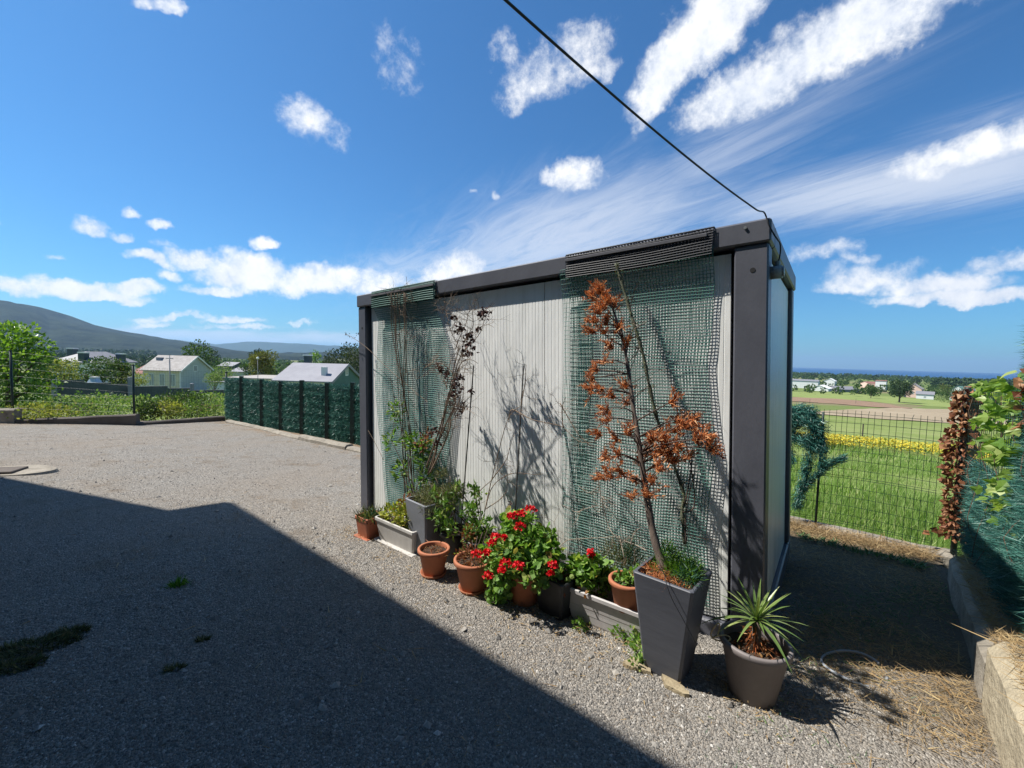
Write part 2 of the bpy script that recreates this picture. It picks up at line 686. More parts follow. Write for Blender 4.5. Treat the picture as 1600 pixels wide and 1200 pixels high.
def tz(x, y):
    r = np.hypot(x, y)
    h = np.interp(np.log1p(r), np.log1p(HR), HH)
    hl = np.interp(r, [0, 3, 5, 10, 15, 22, 29, 33, 40, 60], [1.85, 1.95, 2.05, 2.35, 2.5, 2.52, 2.75, 4.1, 4.9, 6.1])
    wl_az = np.clip((-np.arctan2(x, y) - .26) / .14, 0, 1) * (r < 60)
    h = h * (1 - wl_az) + hl * wl_az
    n = fbm(x, y, 0.02, 3, 4) * np.clip(r * 0.004, 0, 1.0) * .5 + fbm(x, y, 0.3, 5, 3) * np.clip((r - 6) * .01, 0, .1)
    # seaward side drops under the water beyond the coast
    az = np.arctan2(x, y)
    drop = np.clip((r - 1500) / 500, 0, 1) * np.clip((az + 0.05) / .25, 0, 1) * 12
    return CAMZ - h + n - drop


def tp(px, py, lift=0.0):
    d = ray(px, py)
    lo, hi = 2.0, 6000.0
    t = np.geomspace(lo, hi, 900)
    P = CAM + d[None] * t[:, None]
    below = P[:, 2] < tz(P[:, 0], P[:, 1]) + lift
    i = int(np.argmax(below)) if below.any() else len(t) - 1
    p = P[i]
    return np.array([p[0], p[1], tz(p[0], p[1])])


def build_terrain():
    rr = np.concatenate([[0.3], np.geomspace(1.5, 3600, 150)])
    aa = np.linspace(-math.pi, math.pi, 321)[:-1]
    Rg, Ag = np.meshgrid(rr, aa, indexing='ij')
    X, Y = Rg * np.sin(Ag), Rg * np.cos(Ag)
    Z = tz(X, Y)
    V = np.stack([X, Y, Z], -1).reshape(-1, 3)
    n, m = Rg.shape
    i = np.arange(n - 1)[:, None] * m
    k = np.arange(m)[None]
    k2 = (np.arange(m) + 1) % m
    Q = np.stack([i + k, i + m + k, i + m + k2[None], i + k2[None]], -1).reshape(-1, 4)
    M, nt, b = mat_new('meadow')
    v = coords(nt, 'Object')
    vor = nt.nodes.new('ShaderNodeTexVoronoi')
    vor.feature = 'F1'
    vor.inputs['Scale'].default_value = 0.011
    mp = nt.nodes.new('ShaderNodeMapping')
    mp.inputs['Scale'].default_value = (0.45, 1.3, 0.01)
    mp.inputs['Rotation'].default_value = (0, 0, 0.35)
    nt.links.new(v, mp.inputs['Vector'])
    nt.links.new(mp.outputs[0], vor.inputs['Vector'])
    sep = nt.nodes.new('ShaderNodeSeparateColor')
    nt.links.new(vor.outputs['Color'], sep.inputs[0])
    field = ramp_node(nt, sep.outputs[0], [(0.0, (.13, .175, .055)), (.3, (.18, .225, .07)), (.5, (.16, .185, .07)), (.68, (.22, .25, .095)), (.85, (.24, .20, .115)), (1, (.10, .145, .045))])
    n1 = noise(nt, v, 0.25, 8, 0.65)
    n2 = noise(nt, v, 3.0, 6, 0.7)
    near = ramp_node(nt, n1, [(.3, (.17, .22, .06)), (.5, (.25, .295, .10)), (.72, (.31, .32, .14))])
    cd = nt.nodes.new('ShaderNodeVectorMath')
    cd.operation = 'LENGTH'
    nt.links.new(v, cd.inputs[0])
    fr = nt.nodes.new('ShaderNodeMapRange')
    fr.inputs['From Min'].default_value = 60
    fr.inputs['From Max'].default_value = 110
    nt.links.new(cd.outputs['Value'], fr.inputs['Value'])
    col = mixc(nt, fr.outputs[0], near, field)
    col = mixc(nt, nmath(nt, 'MULTIPLY', n2, .6), col, (.045, .075, .018))
    nt.links.new(col, b.inputs['Base Color'])
    b.inputs['Roughness'].default_value = 1.0
    b.inputs['Specular IOR Level'].default_value = 0.05
    bump(nt, b, n2, .5, .08)
    o = link('terrain', np_mesh('terrain', V, None, Q, True), M)
    tag(o, kind='structure')


build_terrain()


def build_sea():
    rr = np.array([900, 1500, 3000, 6000, 11000, 15000.])
    aa = np.linspace(R(-12), R(75), 60)
    Rg, Ag = np.meshgrid(rr, aa, indexing='ij')
    V = np.stack([Rg * np.sin(Ag), Rg * np.cos(Ag), np.full_like(Rg, -25.5)], -1).reshape(-1, 3)
    n, m = Rg.shape
    i = (np.arange(n - 1)[:, None] * m + np.arange(m - 1)[None]).reshape(-1)
    Q = np.stack([i, i + m, i + m + 1, i + 1], -1)
    M, nt, b = mat_new('sea_water')
    v = coords(nt, 'Object', (0.02, 0.05, 1))
    n1 = noise(nt, v, 1.0, 6, .6)
    nt.links.new(ramp_node(nt, n1, [(.35, (.006, .055, .15)), (.65, (.009, .068, .18))]), b.inputs['Base Color'])
    b.inputs['Roughness'].default_value = .5
    b.inputs['Specular IOR Level'].default_value = .12
    bump(nt, b, n1, .6, 2.0)
    tag(link('sea', np_mesh('sea', V, None, Q, True), M), kind='structure')


build_sea()


def ridge(name, prof, D, depth, foot, M, seed, rough):
    """a hill ridge: profile in photo pixels at distance D, real slopes in front and behind"""
    px = np.array([p[0] for p in prof], float)
    py = np.array([p[1] for p in prof], float)
    xs = np.linspace(px[0], px[-1], 220)
    ys = np.interp(xs, px, py)
    top = np.array([at(a, b_, D) for a, b_ in zip(xs, ys)])
    rows = np.linspace(-1, 1, 34)
    V = []
    for t in rows:
        k = np.cos(t * math.pi / 2) ** 1.2 if abs(t) < 1 else 0
        Y = D + t * depth
        X = top[:, 0] * (Y / D if t < 0 else 1.0)
        Z = foot + (top[:, 2] - foot) * k
        Z = Z + fbm(X, np.full_like(X, Y), 6.28 / (depth * .7), seed, 5) * rough * (k * (1 - .75 * k) + .02)
        V.append(np.stack([X, np.full_like(X, Y), Z], -1))
    V = np.array(V)
    n, m = V.shape[:2]
    i = (np.arange(n - 1)[:, None] * m + np.arange(m - 1)[None]).reshape(-1)
    Q = np.stack([i, i + 1, i + m + 1, i + m], -1)
    o = link(name, np_mesh(name, V.reshape(-1, 3), None, Q, True), M)
    tag(o, kind='structure')
    return o


M_hill = surf('hill_forest', (.036, .048, .030), (.009, .015, .013), 0.010, 1.0, bscale=.02, bstr=1.0, bdist=14, spec=.02, fine=.05, contrast=(.38, .62))
M_far = surf('far_hill_forest', (.03, .05, .024), (.018, .032, .016), 0.0015, 1.0, spec=.02)
ridge('mountain', [(-420, 468), (-250, 466), (-90, 466), (-30, 471), (5, 475), (40, 482), (60, 488), (75, 496), (100, 499), (150, 513), (200, 526), (250, 536), (300, 542.5), (350, 546.5), (430, 550.5), (520, 554)], 2100, 850, -24, M_hill, 11, 42)
ridge('far_hills', [(150, 536), (230, 532), (255, 529.5), (290, 534), (330, 539), (352, 537), (385, 533.5), (430, 535), (480, 537.5), (515, 540), (545, 543), (580, 547), (640, 553), (720, 556.5)], 7200, 1500, -27, M_far, 12, 60)


# ------------------------------------------------------------------ the gravel yard
YARD = [(-17, 8.3), (-13.2, 12.1), (-9.95, 14.65), (-9.55, 14.55), (-3.45, 9.85), (2.75, 5.15), (3.95, 3.95), (3.55, 3.36), (1.95, 1.57), (.84, .32), (0.2, -.9), (2, -6), (-12, -6), (-18, 2)]


def inside(x, y, poly):
    c = np.zeros(x.shape, bool)
    n = len(poly)
    for i in range(n):
        x0, y0 = poly[i]
        x1, y1 = poly[(i + 1) % n]
        k = ((y0 > y) != (y1 > y)) & (x < (x1 - x0) * (y - y0) / (y1 - y0 + 1e-12) + x0)
        c ^= k
    return c


def yrel(x, y):
    """small unevenness of the gravel"""
    return fbm(x, y, 1.1, 21, 4) * .008 + fbm(x, y, 7.0, 22, 2) * .003


def build_yard():
    st = .07
    xs = np.arange(-18, 5, st)
    ys = np.arange(-6, 15.2, st)
    X, Y = np.meshgrid(xs, ys, indexing='ij')
    K = inside(X, Y, YARD)
    Z = yz(X, Y) + yrel(X, Y)
    n, m = X.shape
    idx = np.arange(n * m).reshape(n, m)
    ok = (K[:-1, :-1] | K[1:, :-1] | K[1:, 1:] | K[:-1, 1:])
    Q = np.stack([idx[:-1, :-1], idx[1:, :-1], idx[1:, 1:], idx[:-1, 1:]], -1)[ok]
    used = np.unique(Q)
    rm = np.full(n * m, -1)
    rm[used] = np.arange(len(used))
    V = np.stack([X, Y, Z], -1).reshape(-1, 3)[used]
    M, nt, b = mat_new('gravel')
    v = coords(nt, 'Object')
    vo = nt.nodes.new('ShaderNodeTexVoronoi')
    vo.inputs['Scale'].default_value = 92
    nt.links.new(v, vo.inputs['Vector'])
    sp = nt.nodes.new('ShaderNodeSeparateColor')
    nt.links.new(vo.outputs['Color'], sp.inputs[0])
    stone = ramp_node(nt, sp.outputs[0], [(0, (.145, .136, .123)), (.3, (.195, .183, .166)), (.62, (.243, .226, .202)), (.85, (.292, .27, .238)), (.97, (.39, .365, .33))])
    big = noise(nt, v, .55, 6, .6, .4)
    dirt = noise(nt, v, 2.2, 7, .7)
    col = mixc(nt, ramp_node(nt, big, [(.38, (0, 0, 0)), (.62, (1, 1, 1))]), stone, mixc(nt, .38, stone, (.26, .21, .16)))
    col = mixc(nt, ramp_node(nt, dirt, [(.53, (0, 0, 0)), (.72, (.7, .7, .7))]), col, (.16, .12, .08))
    # dry litter swept against the far kerb
    sx = nt.nodes.new('ShaderNodeSeparateXYZ')
    nt.links.new(v, sx.inputs[0])
    dk = nmath(nt, 'ADD', nmath(nt, 'MULTIPLY', sx.outputs[0], .62), nmath(nt, 'MULTIPLY', sx.outputs[1], .785))
    lit = nmath(nt, 'ADD', nmath(nt, 'MULTIPLY', nmath(nt, 'SUBTRACT', dk, 4.75), 1.0), nmath(nt, 'MULTIPLY', nmath(nt, 'SUBTRACT', dirt, .5), 3.2))
    col = mixc(nt, nmath(nt, 'MINIMUM', nmath(nt, 'MAXIMUM', lit, 0), .8), col, (.23, .155, .09))
    dk2 = nmath(nt, 'ADD', nmath(nt, 'MULTIPLY', sx.outputs[0], -.617), nmath(nt, 'MULTIPLY', sx.outputs[1], .787))
    lit2 = nmath(nt, 'ADD', nmath(nt, 'MULTIPLY', nmath(nt, 'SUBTRACT', dk2, 16.6), .8), nmath(nt, 'MULTIPLY', nmath(nt, 'SUBTRACT', dirt, .5), 3.0))
    col = mixc(nt, nmath(nt, 'MINIMUM', nmath(nt, 'MAXIMUM', lit2, 0), .7), col, (.22, .15, .09))
    # soil and clippings in the strip beside the cabin
    so = nmath(nt, 'ADD', nmath(nt, 'MULTIPLY', nmath(nt, 'SUBTRACT', sx.outputs[0], 1.62), 1.6), nmath(nt, 'MULTIPLY', nmath(nt, 'SUBTRACT', dirt, .5), 2.6))
    col = mixc(nt, nmath(nt, 'MINIMUM', nmath(nt, 'MAXIMUM', so, 0), .85), col, mixc(nt, dirt, (.06, .05, .035), (.2, .155, .10)))
    nt.links.new(col, b.inputs['Base Color'])
    b.inputs['Roughness'].default_value = .95
    b.inputs['Specular IOR Level'].default_value = .2
    h = nmath(nt, 'ADD', nmath(nt, 'MULTIPLY', vo.outputs['Distance'], -1.0), nmath(nt, 'MULTIPLY', dirt, .3))
    bump(nt, b, h, 1.0, .012)
    o = link('gravel_yard', np_mesh('gravel_yard', V, None, rm[Q], True), M)
    tag(o, kind='structure')

    # loose stones: real pebbles, dense near the lens
    N = 230000
    r = np.minimum(1.0 + rng.exponential(2.3, N), 14)
    a = rng.uniform(-.92, .78, N)
    x, y = r * np.sin(a), r * np.cos(a)
    k = inside(x, y, YARD) & (rng.random(N) > np.clip((x - 1.4) * 1.6, 0, .93))
    x, y, r = x[k], y[k], r[k]
    N = len(x)
    bigs = (rng.random(N) < .006) * rng.uniform(.8, 2.6, N)
    OV = np.array([[1, 0, 0], [-1, 0, 0], [0, 1, 0], [0, -1, 0], [0, 0, 1], [0, 0, -1.]])
    OT = np.array([[0, 2, 4], [2, 1, 4], [1, 3, 4], [3, 0, 4]])
    s = (rng.gamma(4, .0007, N) + .0019) * (1 + np.clip(r - 5, 0, 9) * .12) * .88 * (1 + bigs)
    sc = rng.uniform(.6, 1.35, (N, 1, 3)) * s[:, None, None]
    V = OV[None] * sc
    th = rng.random(N) * 6.283
    c, sn = np.cos(th)[:, None], np.sin(th)[:, None]
    Vx = V[:, :, 0] * c - V[:, :, 1] * sn
    Vy = V[:, :, 0] * sn + V[:, :, 1] * c
    Vz = V[:, :, 2] * .75 + (Vx * rng.normal(0, .35, (N, 1)))
    Z = yz(x, y) + yrel(x, y)
    P = np.stack([Vx + x[:, None], Vy + y[:, None], Vz + Z[:, None] + s[:, None] * .25], -1).reshape(-1, 3)
    T = (OT[None] + (np.arange(N) * 6)[:, None, None]).reshape(-1, 3)
    MP, nt, b = mat_new('pebble_stone')
    g = nt.nodes.new('ShaderNodeNewGeometry')
    nt.links.new(ramp_node(nt, g.outputs['Random Per Island'], [(0, (.125, .118, .109)), (.25, (.188, .177, .162)), (.6, (.243, .227, .204)), (.85, (.29, .268, .237)), (.96, (.38, .358, .323)), (1, (.5, .48, .45))]), b.inputs['Base Color'])
    b.inputs['Roughness'].default_value = .8
    b.inputs['Specular IOR Level'].default_value = .3
    tag(link('gravel', np_mesh('gravel', P, T, None, False), MP), kind='stuff')


build_yard()

# ------------------------------------------------------------------ the house behind the photographer (throws the big shade)
M_render = surf('house_render', (.28, .255, .22), (.21, .195, .17), 1.5, .9, bscale=60, bstr=.3)
M_roofslab = surf('roof_slab', (.2, .19, .18), (.13, .12, .12), 3, .9)
M_glass = surf('window_glass', (.02, .025, .03), rough=.08, spec=.6)
M_white = surf('white_paint', (.75, .75, .73), (.66, .66, .64), 3, .5)


def prism(mb, poly, z0, z1):
    n = len(poly)
    V = [(x, y, z0) for x, y in poly] + [(x, y, z1) for x, y in poly]
    T = []
    for k in range(1, n - 1):
        pass
    me_q = [[i, (i + 1) % n, n + (i + 1) % n, n + i] for i in range(n)]
    mb.add(V, None, me_q)
    # caps as fans about the centroid
    c = np.mean(np.array(poly), 0)
    V2 = [(c[0], c[1], z0), (c[0], c[1], z1)] + V
    T = []
    for i in range(n):
        j = (i + 1) % n
        T.append([0, 2 + j, 2 + i])
        T.append([1, 2 + n + i, 2 + n + j])
    mb.add(V2, T, None)


def build_house():
    he = 6.8
    hz = he + .1
    k = 1 / math.tan(SUN_E)
    off = np.array([-hx, -hy]) * k * he

    def cast(px, py):
        g = gp(px, py)
        return g[:2] + off * (hz - g[2]) / he
    apex = cast(365, 785)
    low = cast(1060, 1200)
    notch = cast(275, 798)
    left = cast(0, 745)
    e = unit(low - apex)                      # along the eave
    nrm = np.array([-e[1], e[0]])             # towards the yard
    if nrm[1] < 0: nrm = -nrm
    far = apex + e * 16
    lw = unit(left - notch)
    l2 = notch + lw * 9
    back = -nrm * 9
    root = thing('house', (apex[0], apex[1], 0), 'tall pale rendered house standing behind the photographer, its eave shading the gravel', 'house')

    def L(p):
        return (p[0] - apex[0], p[1] - apex[1])
    mb = MB()
    prism(mb, [L(p) for p in (apex, far, far + back, apex + back)], hz - .18, hz)
    mb2 = MB()
    wing = [notch, l2, l2 + back * .8, notch + back * .8]
    prism(mb2, [L(p) for p in wing], hz - .16, hz - .004)
    mb.build('roof', M_roofslab, root)
    mb2.build('wing_roof', M_roofslab, root)
    ins = .5
    w0, w1 = apex + e * .5 - nrm * ins, far - e * .4 - nrm * ins
    mw = MB()
    prism(mw, [L(p) for p in (w0, w1, w1 + back * .9, w0 + back * .9)], -1.0, hz - .2)
    wl_ = mw.build('wall', M_render, root)
    ww = MB()
    q0 = notch + lw * .3 - nrm * .6
    q1 = l2 - lw * .3 - nrm * .6
    prism(ww, [L(p) for p in (q0, q1, q1 + back * .6, q0 + back * .6)], -1.2, hz - .17)
    ww.build('wing_wall', M_render, root)
    ang = math.atan2(e[1], e[0])
    rot = np.array([[math.cos(ang), -math.sin(ang), 0], [math.sin(ang), math.cos(ang), 0], [0, 0, 1]])
    sgn = 1 if (rot @ np.array([0, 1, 0]))[:2] @ nrm > 0 else -1
    for i, (u, z) in enumerate([(3.0, 1.0), (11.5, 1.0), (3.0, 3.9), (7.2, 3.9), (11.5, 3.9)]):
        o3 = np.array([*L(w0 + e * u), 0])
        f = MB().box((-.6, min(0, .05 * sgn), z), (.6, max(0, .05 * sgn), z + 1.3), rot, o3).build('window', M_white, root)
        MB().box((-.52, min(.02 * sgn, .06 * sgn), z + .08), (.52, max(.02 * sgn, .06 * sgn), z + 1.22), rot, o3).build('pane', M_glass, f)
    return w0, e, nrm


HOUSE = build_house()

# ------------------------------------------------------------------ the cabin
CO = np.array([1.415, 2.248, -.002])
CX = np.array([.7985, -.6005, .043]); CX /= np.linalg.norm(CX)
CY = np.array([.6012, .799, -.007]); CY = CY - CX * (CX @ CY); CY /= np.linalg.norm(CY)
CZ = np.cross(CX, CY)
CM = Matrix([[CX[i], CY[i], CZ[i], CO[i]] for i in range(3)] + [[0, 0, 0, 1]])
CB = np.array([CX, CY, CZ])
CL, CW, CH = 3.76, 1.76, 2.4


def fl(px, py, y=0.0):
    """photo pixel -> cabin coordinates on the plane y"""
    d = CB @ ray(px, py)
    o = CB @ (CAM - CO)
    return o + d * ((y - o[1]) / d[1])


def cw(p):
    """cabin coordinates -> world"""
    return CO + np.asarray(p) @ CB


def fw(px, py, y=0.0):
    return cw(fl(px, py, y))


def on_yard(x, y):
    """cabin x,y -> a point on the gravel"""
    p = cw((x, y, 0))
    return np.array([p[0], p[1], yz(p[0], p[1]) + yrel(p[0], p[1])])


M_frame = surf('anthracite_paint', (.118, .122, .146), (.078, .081, .10), 2.5, .42, bscale=3.5, bstr=.35, bdist=.012, spec=.5, fine=90, stretch=(1, 1, .6))


def panel_mat():
    m, nt, b = mat_new('panel_coating')
    v = coords(nt, 'Object')
    st = coords(nt, 'Object', (9, 9, .7))
    n1 = noise(nt, st, 1.4, 6, .6)
    n2 = noise(nt, v, 2.0, 6, .6)
    col = ramp_node(nt, n1, [(.2, (.70, .70, .665)), (.5, (.84, .845, .825)), (.8, (.88, .885, .87))])
    sx = nt.nodes.new('ShaderNodeSeparateXYZ')
    nt.links.new(v, sx.inputs[0])
    low = nmath(nt, 'ADD', nmath(nt, 'SUBTRACT', .75, sx.outputs[2]), nmath(nt, 'MULTIPLY', nmath(nt, 'SUBTRACT', n2, .5), 1.6))
    col = mixc(nt, nmath(nt, 'MULTIPLY', nmath(nt, 'MINIMUM', nmath(nt, 'MAXIMUM', low, 0), 1), .55), col, (.40, .44, .34))
    col = mixc(nt, ramp_node(nt, n2, [(.6, (0, 0, 0)), (.8, (.5, .5, .5))]), col, (.36, .34, .29))
    nt.links.new(col, b.inputs['Base Color'])
    b.inputs['Roughness'].default_value = .38
    b.inputs['Specular IOR Level'].default_value = .5
    bump(nt, b, noise(nt, coords(nt, 'Object', (3, 3, .8)), 2.2, 3, .5), .35, .02)
    return m


M_panel = panel_mat()
M_black = surf('black_gap', (.012, .012, .014), rough=.7)
M_galv = surf('galvanised', (.42, .43, .44), (.3, .31, .32), 12, .35, metal=.7)
M_plastgrey = surf('grey_plastic', (.33, .34, .34), (.25, .26, .26), 8, .4)


def rib_panel(x0, x1, z0, z1, pitch=.0305, groove=.0032, depth=.0014):
    """a sheet with narrow grooves, along local x, facing -y; returns MB"""
    xs, ds = [x0], [0.0]
    x = x0 + pitch
    while x < x1 - pitch * .4:
        xs += [x - groove, x - groove * .3, x + groove * .3, x + groove]
        ds += [0, depth, depth, 0]
        x += pitch
    xs.append(x1); ds.append(0)
    n = len(xs)
    V = [(a, d, z0) for a, d in zip(xs, ds)] + [(a, d, z1) for a, d in zip(xs, ds)]
    Q = [[i, i + 1, n + i + 1, n + i] for i in range(n - 1)]
    mb = MB().add(V, None, Q)
    V = [(x0, 0, z0), (x0, .04, z0), (x0, .04, z1), (x0, 0, z1), (x1, 0, z0), (x1, .04, z0), (x1, .04, z1), (x1, 0, z1)]
    mb.add(V, None, [[0, 3, 2, 1], [4, 5, 6, 7], [1, 2, 6, 5]])
    return mb


def build_cabin():
    root = thing('site_cabin', CO, 'grey ribbed site cabin with dark frame standing at the edge of the gravel', 'cabin', mw=CM)
    pw = .166
    # corner posts
    for (x0, x1, y0, y1) in ((-pw, 0, 0, .15), (-CL, -CL + .128, 0, .15), (-pw, 0, CW - .15, CW), (-CL, -CL + .128, CW - .15, CW)):
        MB().box((x0, y0, .13), (x1, y1, 2.272), bev=.008).build('corner_post', M_frame, root)
    # roof rails, proud of the posts, and floor rails
    for nm, z0, z1, e in (('roof_rail', 2.275, CH, .012), ('floor_rail', 0.0, .127, 0.0)):
        MB().box((-CL - e, -e, z0), (e, .16, z1), bev=.01).build(nm, M_frame, root)
        MB().box((-CL - e, CW - .16, z0), (e, CW + e, z1), bev=.01).build(nm, M_frame, root)
        MB().box((-.16, .162, z0), (e, CW - .162, z1), bev=.01).build(nm, M_frame, root)
        MB().box((-CL - e, .162, z0), (-CL + .16, CW - .162, z1), bev=.01).build(nm, M_frame, root)
    MB().box((-CL + .02, .02, CH - .02), (-.02, CW - .02, CH + .004)).build('roof', M_galv, root)
    MB().box((-CL + .165, .165, .02), (-.165, CW - .165, .11)).build('floor_deck', M_black, root)
    # dark backing seen in the gaps
    MB().box((-CL + .13, .085, .128), (-pw - .002, .11, 2.274)).build('gasket', M_black, root)
    MB().box((-.11, .152, .128), (-.085, CW - .152, 2.274)).build('gasket', M_black, root)
    # ribbed wall panels
    for x0, x1 in ((-3.585, -2.503), (-2.497, -1.446), (-1.440, -.188)):
        o = rib_panel(x0, x1, .135, 2.25).build('wall_panel', M_panel, root)
        o.location = (0, .042, 0)
    for y0, y1 in ((.17, .872), (.878, 1.59)):
        o = rib_panel(y0, y1, .135, 2.25, .05, .006, .003).build('wall_panel', M_panel, root)
        o.rotation_euler = (0, 0, R(90))
        o.location = (-.03, 0, 0)
    for x0, x1 in ((-3.6, -1.9), (-1.894, -.17)):
        MB().box((x0, CW - .07, .135), (x1, CW - .04, 2.26)).build('wall_panel', M_panel, root)
    MB().box((-CL + .03, .155, .135), (-CL + .06, CW - .155, 2.26)).build('wall_panel', M_panel, root)
    # bolt hole, roof screw, cable box
    h = MB().tube([(-.074, -.0015, 2.134), (-.074, .01, 2.134)], .0135, 14)
    h.build('bolt_hole', M_black, root)
    h = MB().tube([(-3.69, -.0015, 2.05), (-3.69, .01, 2.05)], .0125, 12)
    h.build('bolt_hole', M_black, root)
    MB().tube([(-.11, -.02, 2.365), (-.11, -.008, 2.365)], .008, 8).build('screw', M_galv, root)
    s = MB().tube([(-.01, .12, 2.13), (.052, .12, 2.13)], .036, 16)
    s.tube([(.05, .12, 2.13), (.062, .12, 2.13)], .028, 16)
    sk = s.build('power_inlet', M_plastgrey, root, True)
    MB().tube([(.03, .12, 2.165), (.03, .12, 2.19)], .014, 10).build('cable_gland', M_plastgrey, sk)
    return root


CABIN = build_cabin()

# overhead cable
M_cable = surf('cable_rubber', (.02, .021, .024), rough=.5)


def build_cable():
    tr = cw((-.008, -.03, 2.40))
    a = at(832, 0, 1.2)
    end = tr + (a - tr) * 2.05
    P = [end]
    for k in range(1, 30):
        f = k / 29
        q = end * (1 - f) + tr * f
        q = q + np.array([0, 0, -.085 * 4 * f * (1 - f) * (.4 + .6 * f)])
        P.append(q)
    P[-1] = cw((-.02, -.02, 2.425))
    P += [cw((.0, -.022, 2.36)), cw((.022, .0, 2.31)), cw((.035, .05, 2.29)), cw((.042, .105, 2.28)), cw((.042, .125, 2.24)), cw((.035, .122, 2.19))]
    P = smooth_path(P, 120)
    o = MB().tube(P, .0038, 8).build('overhead_cable', M_cable, None, True)
    tag(o, 'thin black power cable sagging from above to the corner of the grey cabin roof', 'cable')


build_cable()


# shade nets hung over the roof edge
def netmat(name, c1, c2):
    m = surf(name, c1, c2, 5, .55, spec=.35)
    return m


M_net = netmat('green_net', (.065, .185, .15), (.04, .135, .108))
M_net2 = netmat('green_net_fine', (.06, .21, .175), (.04, .15, .125))
M_netdark = netmat('dark_net', (.011, .014, .024), (.007, .010, .016))
M_batten = surf('batten_wood', (.11, .11, .125), (.06, .06, .07), 30, .8, stretch=(.2, 1, 1))


def strands(mb, S, T, wid, thick, diag=False):
    """grid surface S[i,j] -> flat strands along both directions"""
    def strip(line, side, nrm):
        n = len(line)
        V = np.concatenate([line - side * wid / 2, line + side * wid / 2, line + nrm * thick])
        i = np.arange(n - 1)
        Q = np.concatenate([np.stack([i, i + 1, 2 * n + i + 1, 2 * n + i], -1), np.stack([2 * n + i, 2 * n + i + 1, n + i + 1, n + i], -1)])
        mb.add(V, None, Q)
    nx, nz = S.shape[:2]
    for i in range(nx):
        strip(S[i], np.array([1.0, 0, 0]) * T[0], np.array([0, -1.0, 0]))
    for j in range(nz):
        strip(S[:, j] + np.array([0, -.001, 0]), np.array([0, 0, 1.0]) * T[1], np.array([0, -1.0, 0]))


def net_surface(x0, x1, ztop, zbot, nx, nz, edgeL, edgeR, wave, seed, gap=.03):
    u = np.linspace(0, 1, nx)[:, None]
    v = np.linspace(0, 1, nz)[None]
    z = ztop + (zbot - ztop) * v + 0 * u
    xl = x0 + np.interp(v[0], *edgeL)
    xr = x1 + np.interp(v[0], *edgeR)
    x = xl[None] * (1 - u) + xr[None] * u
    g = fbm(x, z, 3.2, seed, 3)
    g2 = fbm(x, z, 9.0, seed + 1, 2)
    env = np.clip(v * 6, 0, 1)
    drop = np.clip((v - .0) * 9, 0, 1)
    drop = drop * drop * (3 - 2 * drop) * (1 if wave > 0 else 0)
    y = -gap + drop * (gap + .022) + env * (wave * .7 * g - .006) * np.clip(.3 + v, 0, 1.1)
    y = np.minimum(y, -.016 + drop * .05)
    x = x + g2 * .006 * env + g * .008 * env
    z = z + fbm(x, z, 5, seed + 2, 2) * .008 * env
    return np.stack([x, y, z], -1)


def build_nets():
    r = thing('shade_net', CO, 'wide dark green shade net with coarse square mesh, hung behind the brown dead conifer', 'shade net', 'shade nets hung on the cabin front', mw=CM)
    S = net_surface(-1.225, -.272, 2.30, .20, 50, 112, ([0, .12, .4, .7, 1], [0, .02, .03, .015, .06]), ([0, .1, .3, .55, .8, 1], [0, .0, -.035, .02, -.03, 0]), .020, 41, .022)
    mb = MB()
    strands(mb, S, (1, 1), .0046, .002)
    tag(mb.build('net_mesh', M_net, r), kind='stuff')
    # a second, finer layer of the same net overlapping at its left
    S = net_surface(-1.30, -1.06, 2.30, .22, 18, 130, ([0, 1], [.03, .03]), ([0, .3, .6, 1], [0, .02, -.02, .04]), .012, 44, .024)
    mb = MB()
    strands(mb, S[:, ::2], (1, 1), .0034, .0015)
    tag(mb.build('net_overlap', M_net2, r), kind='stuff')
    # folded band wrapped over the roof rail
    mb = MB()
    for k, (dx, dz, yy) in enumerate(((0, 0, -.018), (.006, .007, -.022))):
        S = net_surface(-1.227 + dx, -.27 + dx, 2.398 + dz * .3, 2.275 - .03 * k, 50, 11, ([0, 1], [0, 0]), ([0, 1], [0, -.01]), .0, 50 + k, -yy)
        strands(mb, S, (1, 1), .0062, .002)
    # over the top
    S = np.stack(np.meshgrid(np.linspace(-1.225, -.27, 44), np.linspace(-.018, .3, 14), indexing='ij') + [np.full((44, 14), 2.405)], -1)
    strands(mb, S, (1, 0), .0075, .002)
    tag(mb.build('net_fold', M_netdark, r), kind='stuff')
    MB().box((-1.226, -.036, 2.350), (-.30, -.026, 2.372), bev=.003).build('batten', M_batten, r)

    l = thing('shade_net', CO, 'narrow blue-green shade net at the left end of the cabin, behind dried climber stems', 'shade net', 'shade nets hung on the cabin front', mw=CM)
    S = net_surface(-3.47, -2.56, 2.30, .2, 52, 110, ([0, .08, .4, .8, 1], [0, .04, .0, .06, .12]), ([0, .08, .2, .45, 1], [0, .0, .13, .22, .02]), .02, 61)
    mb = MB()
    strands(mb, S, (.55, 1), .0062, .0025)
    tag(mb.build('net_mesh', M_net2, l), kind='stuff')
    mb = MB()
    S = net_surface(-3.487, -2.555, 2.40, 2.26, 48, 12, ([0, 1], [0, 0]), ([0, 1], [0, 0]), 0, 66, .02)
    strands(mb, S, (1, 1), .008, .003)
    S = net_surface(-3.48, -2.56, 2.398, 2.24, 48, 9, ([0, 1], [0, 0]), ([0, 1], [0, 0]), 0, 67, .026)
    strands(mb, S, (1, 1), .008, .003)
    S = np.stack(np.meshgrid(np.linspace(-3.487, -2.555, 48), np.linspace(-.02, .25, 12), indexing='ij') + [np.full((48, 12), 2.405)], -1)
    strands(mb, S, (1, 0), .0075, .002)
    tag(mb.build('net_fold', M_net, l), kind='stuff')
    MB().box((-3.485, -.040, 2.350), (-2.557, -.029, 2.370), bev=.003).build('batten', M_batten, l)


build_nets()

